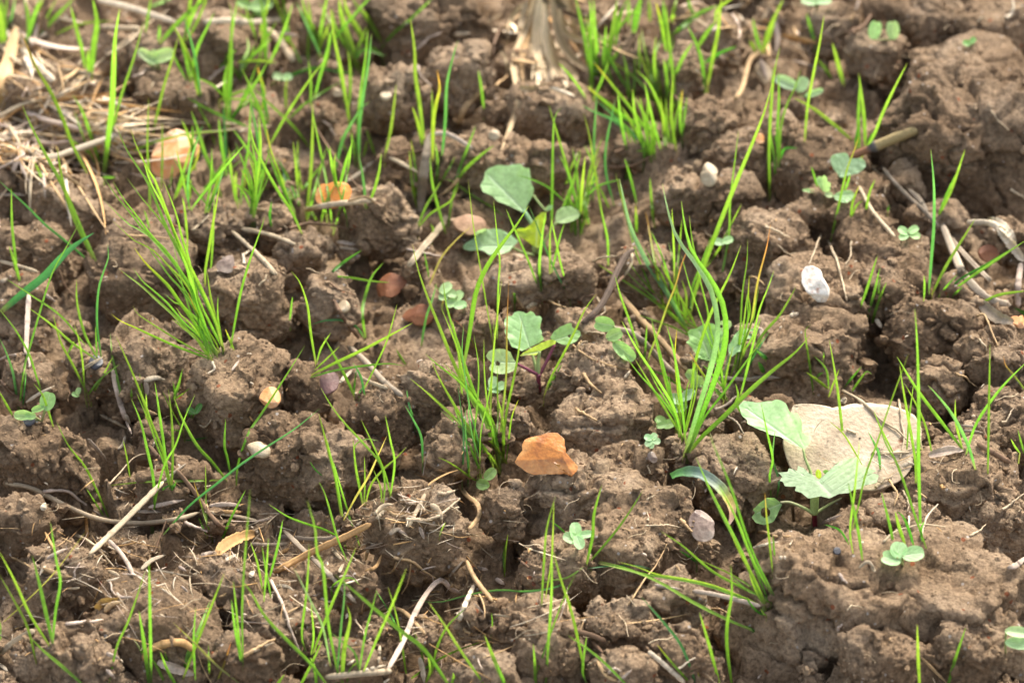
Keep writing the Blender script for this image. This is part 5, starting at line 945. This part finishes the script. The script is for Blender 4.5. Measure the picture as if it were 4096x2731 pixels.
'C2': """36 g 570,790 610,600 620,450 672,262|31 g 588,775 740,600 850,450 948,292|24 g 562,795 450,870 350,890 257,916|25 b 590,800 490,880 350,940 160,965 0,955 -200,985 -400,1035 -590,1020|22 b 580,812 700,800 900,795 1028,828
18 d 440,590 400,550 330,495
31 g 275,1058 290,800 310,550 366,338|20 y 300,1010 340,750 350,550 356,365
34 g 300,1610 320,1300 340,1000 345,632|32 y 562,1510 480,1130 400,880 348,690|24 g 240,1510 350,1200 430,990 502,842|14 e 345,690 340,640 342,590
32 g 572,1570 545,1480 572,1262
28 y 860,1605 650,1400 447,1252
34 b 1295,1575 1200,1330 1080,1170 928,995|27 t 1260,1570 1130,1430 1035,1312
36 g 1450,1575 1390,1350 1317,1100
40 g 1535,1610 1500,1350 1500,1180 1530,980 1524,790
24 o 1325,1590 1315,1540 1308,1495
36 g 230,1660 232,1500 220,1310|34 g 60,1650 20,1560 -20,1440
37 g 1742,1045 1600,720 1480,480 1380,280 1293,78|31 g 1805,980 1700,780 1620,580 1530,300 1460,120 1410,0 1378,-90|24 g 1778,1040 1710,880 1650,735|20 y 1752,1005 1680,950 1540,860 1300,748|29 y 1752,1015 1600,940 1400,830 1200,660 1065,570|27 y 1732,1062 1550,990 1350,920 1150,880 950,850 800,800 655,768|24 d 1742,1125 1680,1080 1620,1000|42 g 1688,1230 1500,1150 1280,1040 1080,920 900,840 648,778|26 d 1300,770 1240,730 1185,695
22 g 30,870 35,720 52,588""",
'C3': """34 g 742,755 720,600 690,450 648,245|25 g 680,710 660,560 690,300 720,0 718,-30|24 g 672,570 720,380 760,200 840,-20 920,-260 1047,-605|24 d 650,645 590,560 490,522
32 g 955,690 920,520 868,312|38 g 1022,650 985,540 958,435|34 d 1082,665 1050,560 1010,470 972,438
36 g 1128,610 1118,300 1112,50 1115,-250 1105,-650 1089,-900|29 y 1095,260 1090,90 1050,-150 1010,-380 988,-530|29 g 1165,685 1090,470 1010,230 950,80 900,0 818,-232|26 d 1140,640 1130,560 1150,500
25 o 150,840 125,600 110,470 99,312|24 g 162,730 155,660 150,595
38 y 1120,1610 1110,1400 1104,1182|40 g 1300,1610 1350,1420 1424,1202
28 y 628,100 600,-180 570,-420 540,-600 524,-695|16 y 740,130 620,-70 523,-158
24 g 140,345 130,200 150,90 110,-100 73,-275|25 b 177,348 190,230 150,90 165,-95
27 b 860,158 855,100 845,40 780,-90|18 y 950,60 870,-100 818,-222
34 b 1490,165 1440,0 1350,-180 1270,-290 1177,-395
25 g 1570,190 1575,-150 1580,-450 1584,-670
34 g 90,1050 40,960 -5,850
36 d 30,1235 10,1215 -30,1190""" }
for t, s in GRASS.items():
    for line in s.split('\n'):
        if line.strip(): build_grass(t, line)

for _ in range(16):      # the thick stand of seedlings towards the back left
    x, y = rng.uniform(420, 900) * D, rng.uniform(90, 500) * D; hh = rng.uniform(110, 250) * D; B = []
    for k in range(int(rng.integers(2, 5))):
        a = rng.normal(0.05, 0.33); l = hh * rng.uniform(.6, 1); b = rng.normal(0, .12)
        B.append('%.0f %s ' % (rng.uniform(20, 26), 'ggyb'[int(rng.integers(0, 4))]) + ' '.join('%.1f,%.1f' % ((x + k * 6 + l * t * math.sin(a + b * t)) / TS, (y - l * t * math.cos(a + b * t)) / TS) for t in (0, .35, .7, 1)))
    build_grass('A0', ' | '.join(B))
# ------------------------------------------------------------------ uncountable litter: soil crumbs, chaff and root hairs
def crumbs():
    src = []; nrm = []
    for S in SURF: src.append(S)
    A = np.concatenate(src); px, py, z = PROJ(A); k = (px > -500) & (px < W + 500) & (py > -400) & (py < H + 500); A = A[k]
    n = 15000; idx = rng.integers(0, len(A), n * 3); P = A[idx]; px, py, z = PROJ(P)
    vis = z < ZS(px, py) + 0.012; P = P[vis][:n]; n = len(P)
    V0, F0 = ico(2); ns = 24; shp = []
    for q in range(ns):
        nn = rng.normal(size=(7, 3)); nn /= np.linalg.norm(nn, axis=1, keepdims=True); A_ = np.maximum(V0 @ nn.T, 0) / rng.uniform(0.6, 1, 7)
        rad = np.clip((A_**7).sum(1)**(-1 / 7.0), 0.5, 1.3); s = V0 * (rad * (1 + 0.12 * rng.normal(size=len(V0))))[:, None] * rng.uniform(0.7, 1.1, 3); shp.append(s)
    shp = np.array(shp); size = np.clip(0.0004 * (rng.pareto(2.0, n) + 1), 0.0004, 0.0028)
    V = shp[rng.integers(0, ns, n)] * size[:, None, None] + P[:, None] + np.array([0, 0, 0.2]) * size[:, None, None]
    Fc = (F0[None] + (np.arange(n) * len(V0))[:, None, None]).reshape(-1, 3)
    o = link('soil_crumbs', mesh_np('soil_crumbs', V.reshape(-1, 3), Fc, M_SOIL, smooth=False)); tag(o, 'small loose crumbs of brown soil', kind='stuff')
    n = 60000; idx = rng.integers(0, len(A), n * 2); P = A[idx]; px, py, z = PROJ(P); P = P[z < ZS(px, py) + 0.008][:n]; n = len(P); V0, F0 = ico(1)
    size = np.clip(0.00022 * (rng.pareto(2.6, n) + 1), 0.00022, 0.0009); jit = 1 + 0.25 * rng.normal(size=(64, len(V0), 3))
    V = (V0[None] * jit[rng.integers(0, 64, n)]) * size[:, None, None] + P[:, None]; Fc = (F0[None] + (np.arange(n) * len(V0))[:, None, None]).reshape(-1, 3)
    o = link('soil_grains', mesh_np('soil_grains', V.reshape(-1, 3), Fc, M_SOIL, smooth=False)); tag(o, 'fine grains of dry soil', kind='stuff')
    # chaff: husk flakes and straw splinters
    m = 2600; Q = A[rng.integers(0, len(A), m * 3)]; px, py, z = PROJ(Q); Q = Q[z < ZS(px, py) + 0.006]
    px, py, z = PROJ(Q); dens = np.exp(-(((px / D - 450) / 520)**2 + ((py / D - 1320) / 260)**2)) + 0.8 * np.exp(-(((px / D - 1000) / 300)**2 + ((py / D - 1330) / 220)**2)) + 0.6 * np.exp(-(((px / D - 150) / 300)**2 + ((py / D - 330) / 200)**2)) + 0.5 * np.exp(-(((px / D - 1950) / 250)**2 + ((py / D - 1080) / 150)**2)) + 0.13
    Q = Q[rng.random(len(Q)) < dens][:1500]; m = len(Q)
    yaw = rng.uniform(0, 2 * np.pi, m); L = np.clip(0.0022 * np.exp(rng.normal(0, 0.6, m)), 0.0008, 0.010); wd = np.minimum(0.00026 * np.exp(rng.normal(0.2, 0.6, m)), 0.45 * L); el = rng.normal(0, 0.35, m)
    d = np.stack([np.cos(yaw) * np.cos(el), np.sin(yaw) * np.cos(el), np.sin(el)], 1); s = np.stack([-np.sin(yaw), np.cos(yaw), np.zeros(m)], 1); u = np.cross(d, s)
    tpl = [(-1, 0), (-.4, 1), (.4, .9), (1, 0)]; V = []
    for t, w in tpl:
        for sg, uu in ((1, 0), (0, .7), (-1, 0), (0, -.4)): V.append(Q + d * (t * L / 2)[:, None] + s * (sg * w * wd / 1)[:, None] + u * (uu * w * wd + 0.0007 + 0.0006 * (1 - t * t))[:, None])
    V = np.stack(V, 1).reshape(-1, 3); f = []
    for a in range(3):
        for b in range(4): f.append((a * 4 + b, a * 4 + (b + 1) % 4, a * 4 + 4 + (b + 1) % 4, a * 4 + 4 + b))
    Fc = (np.array(f)[None] + (np.arange(m) * 16)[:, None, None]).reshape(-1, 4)
    pal = np.array([SC[c] for c in 'swtnmho']); C = pal[rng.integers(0, 7, m)] * np.exp(rng.normal(0, .15, (m, 1))); C = np.repeat(C, 16, 0)
    o = link('chaff', mesh_np('chaff', V, Fc, M_STRAW, attrs={'Col': C})); tag(o, 'tiny flakes of straw and husk scattered on the soil', kind='stuff')
    # mats of fine broken straw: far left, the root-bound clod, the lower left
    V = []; C = []; nn_ = 0
    for (mx, my, sx, sy, cnt, ln) in ((110, 300, 120, 45, 330, 95), (60, 120, 60, 60, 40, 80), (940, 1170, 70, 45, 100, 36), (360, 1290, 190, 90, 190, 48), (1010, 1400, 150, 90, 110, 50), (1250, 40, 70, 60, 60, 55), (1960, 1060, 90, 30, 50, 45), (720, 1230, 120, 40, 60, 55), (1700, 60, 60, 40, 40, 40)):
        for _ in range(cnt):
            x0, y0 = rng.normal(mx, sx), rng.normal(my, sy); x0 = x0 if x0 < 250 or my > 400 or mx > 500 else rng.uniform(-40, 240); a = rng.normal(0.1, 0.75) if rng.random() < .7 else rng.uniform(0, 3.14); L = 1.15 * ln * np.exp(rng.normal(0, .55)); n = 9
            th = a + np.linspace(-.5, .5, n) * rng.normal(0, .45); xs = x0 + np.cumsum(np.cos(th)) * L / n; ys = y0 + np.cumsum(np.sin(th)) * L / n * .7
            px_ = np.stack([xs, ys], 1) * D; z = ZS(px_[:, 0], px_[:, 1]); z = np.minimum(smooth1(z, 8), z + .0008) - 0.0006 - rng.uniform(0, .0025) - rng.uniform(0, .004) * np.linspace(0, 1, n); Q = P3(px_[:, 0], px_[:, 1], z)
            T, S, N = frames(Q, rng.uniform(-.9, .9), rng.uniform(-.8, .8)); w = 0.00028 * (2.1 if my < 400 else 0.6) * np.exp(rng.normal(0.1, .5)) * np.interp(np.linspace(0, 1, n), [0, .15, .7, 1], [.5, 1, .9, .2])
            for sg, nz in ((-1, .3), (0, -.25), (1, .3), (0, .15)): V.append(Q + S * (sg * w)[:, None] + N * (nz * w)[:, None])
            C.append((1.15 if my < 400 else 0.95) * np.array(SC['swsmto'[int(rng.integers(0, 6))]]) * np.exp(rng.normal(0, .15))); nn_ += 1
    V = np.stack(V).reshape(nn_, 4, 9, 3); f = [(a * 9 + k, ((a + 1) % 4) * 9 + k, ((a + 1) % 4) * 9 + k + 1, a * 9 + k + 1) for a in range(4) for k in range(8)]
    Fc = (np.array(f)[None] + (np.arange(nn_) * 36)[:, None, None]).reshape(-1, 4); C = np.repeat(np.array(C), 36, 0) * (1 + .08 * rng.normal(size=(nn_ * 36, 1)))
    o = link('straw_litter', mesh_np('straw_litter', V.reshape(-1, 3), Fc, M_STRAW, attrs={'Col': C})); tag(o, 'matted fine broken straw and fibres', kind='stuff')
    # root hairs: fine pale curved threads
    m = 380; Q = A[rng.integers(0, len(A), m * 3)]; px, py, z = PROJ(Q); Q = Q[z < ZS(px, py) + 0.006][:m]; m = len(Q); ns = 7
    V = []; yaw = rng.uniform(0, 2 * np.pi, m); cur = rng.normal(0, 0.5, m); st = rng.uniform(0.0008, 0.0026, m); p = Q + np.array([0, 0, 0.0008]); rad = rng.uniform(0.00008, 0.0002, m)
    for k in range(ns):
        dd = np.stack([np.cos(yaw), np.sin(yaw), 0.5 * np.sin(k * 1.1 + cur * 6)], 1); s = np.stack([-np.sin(yaw), np.cos(yaw), 0 * yaw], 1)
        for a in (0, 2.09, 4.19): V.append(p + s * (np.cos(a) * rad)[:, None] + np.array([0, 0, 1]) * (np.sin(a) * rad)[:, None])
        p = p + dd * st[:, None]; yaw = yaw + cur * 0.6 + rng.normal(0, 0.2, m)
    V = np.stack(V, 1).reshape(-1, 3); f = [(k * 3 + a, k * 3 + (a + 1) % 3, k * 3 + 3 + (a + 1) % 3, k * 3 + 3 + a) for k in range(ns - 1) for a in range(3)]
    Fc = (np.array(f)[None] + (np.arange(m) * ns * 3)[:, None, None]).reshape(-1, 4); C = np.repeat(np.array(SC['s']) * np.exp(rng.normal(0, .25, (m, 1))), ns * 3, 0)
    o = link('root_hairs', mesh_np('root_hairs', V, Fc, M_STRAW, attrs={'Col': C})); tag(o, 'fine pale root hairs on the clods', kind='stuff')
crumbs()
resolve_labels()
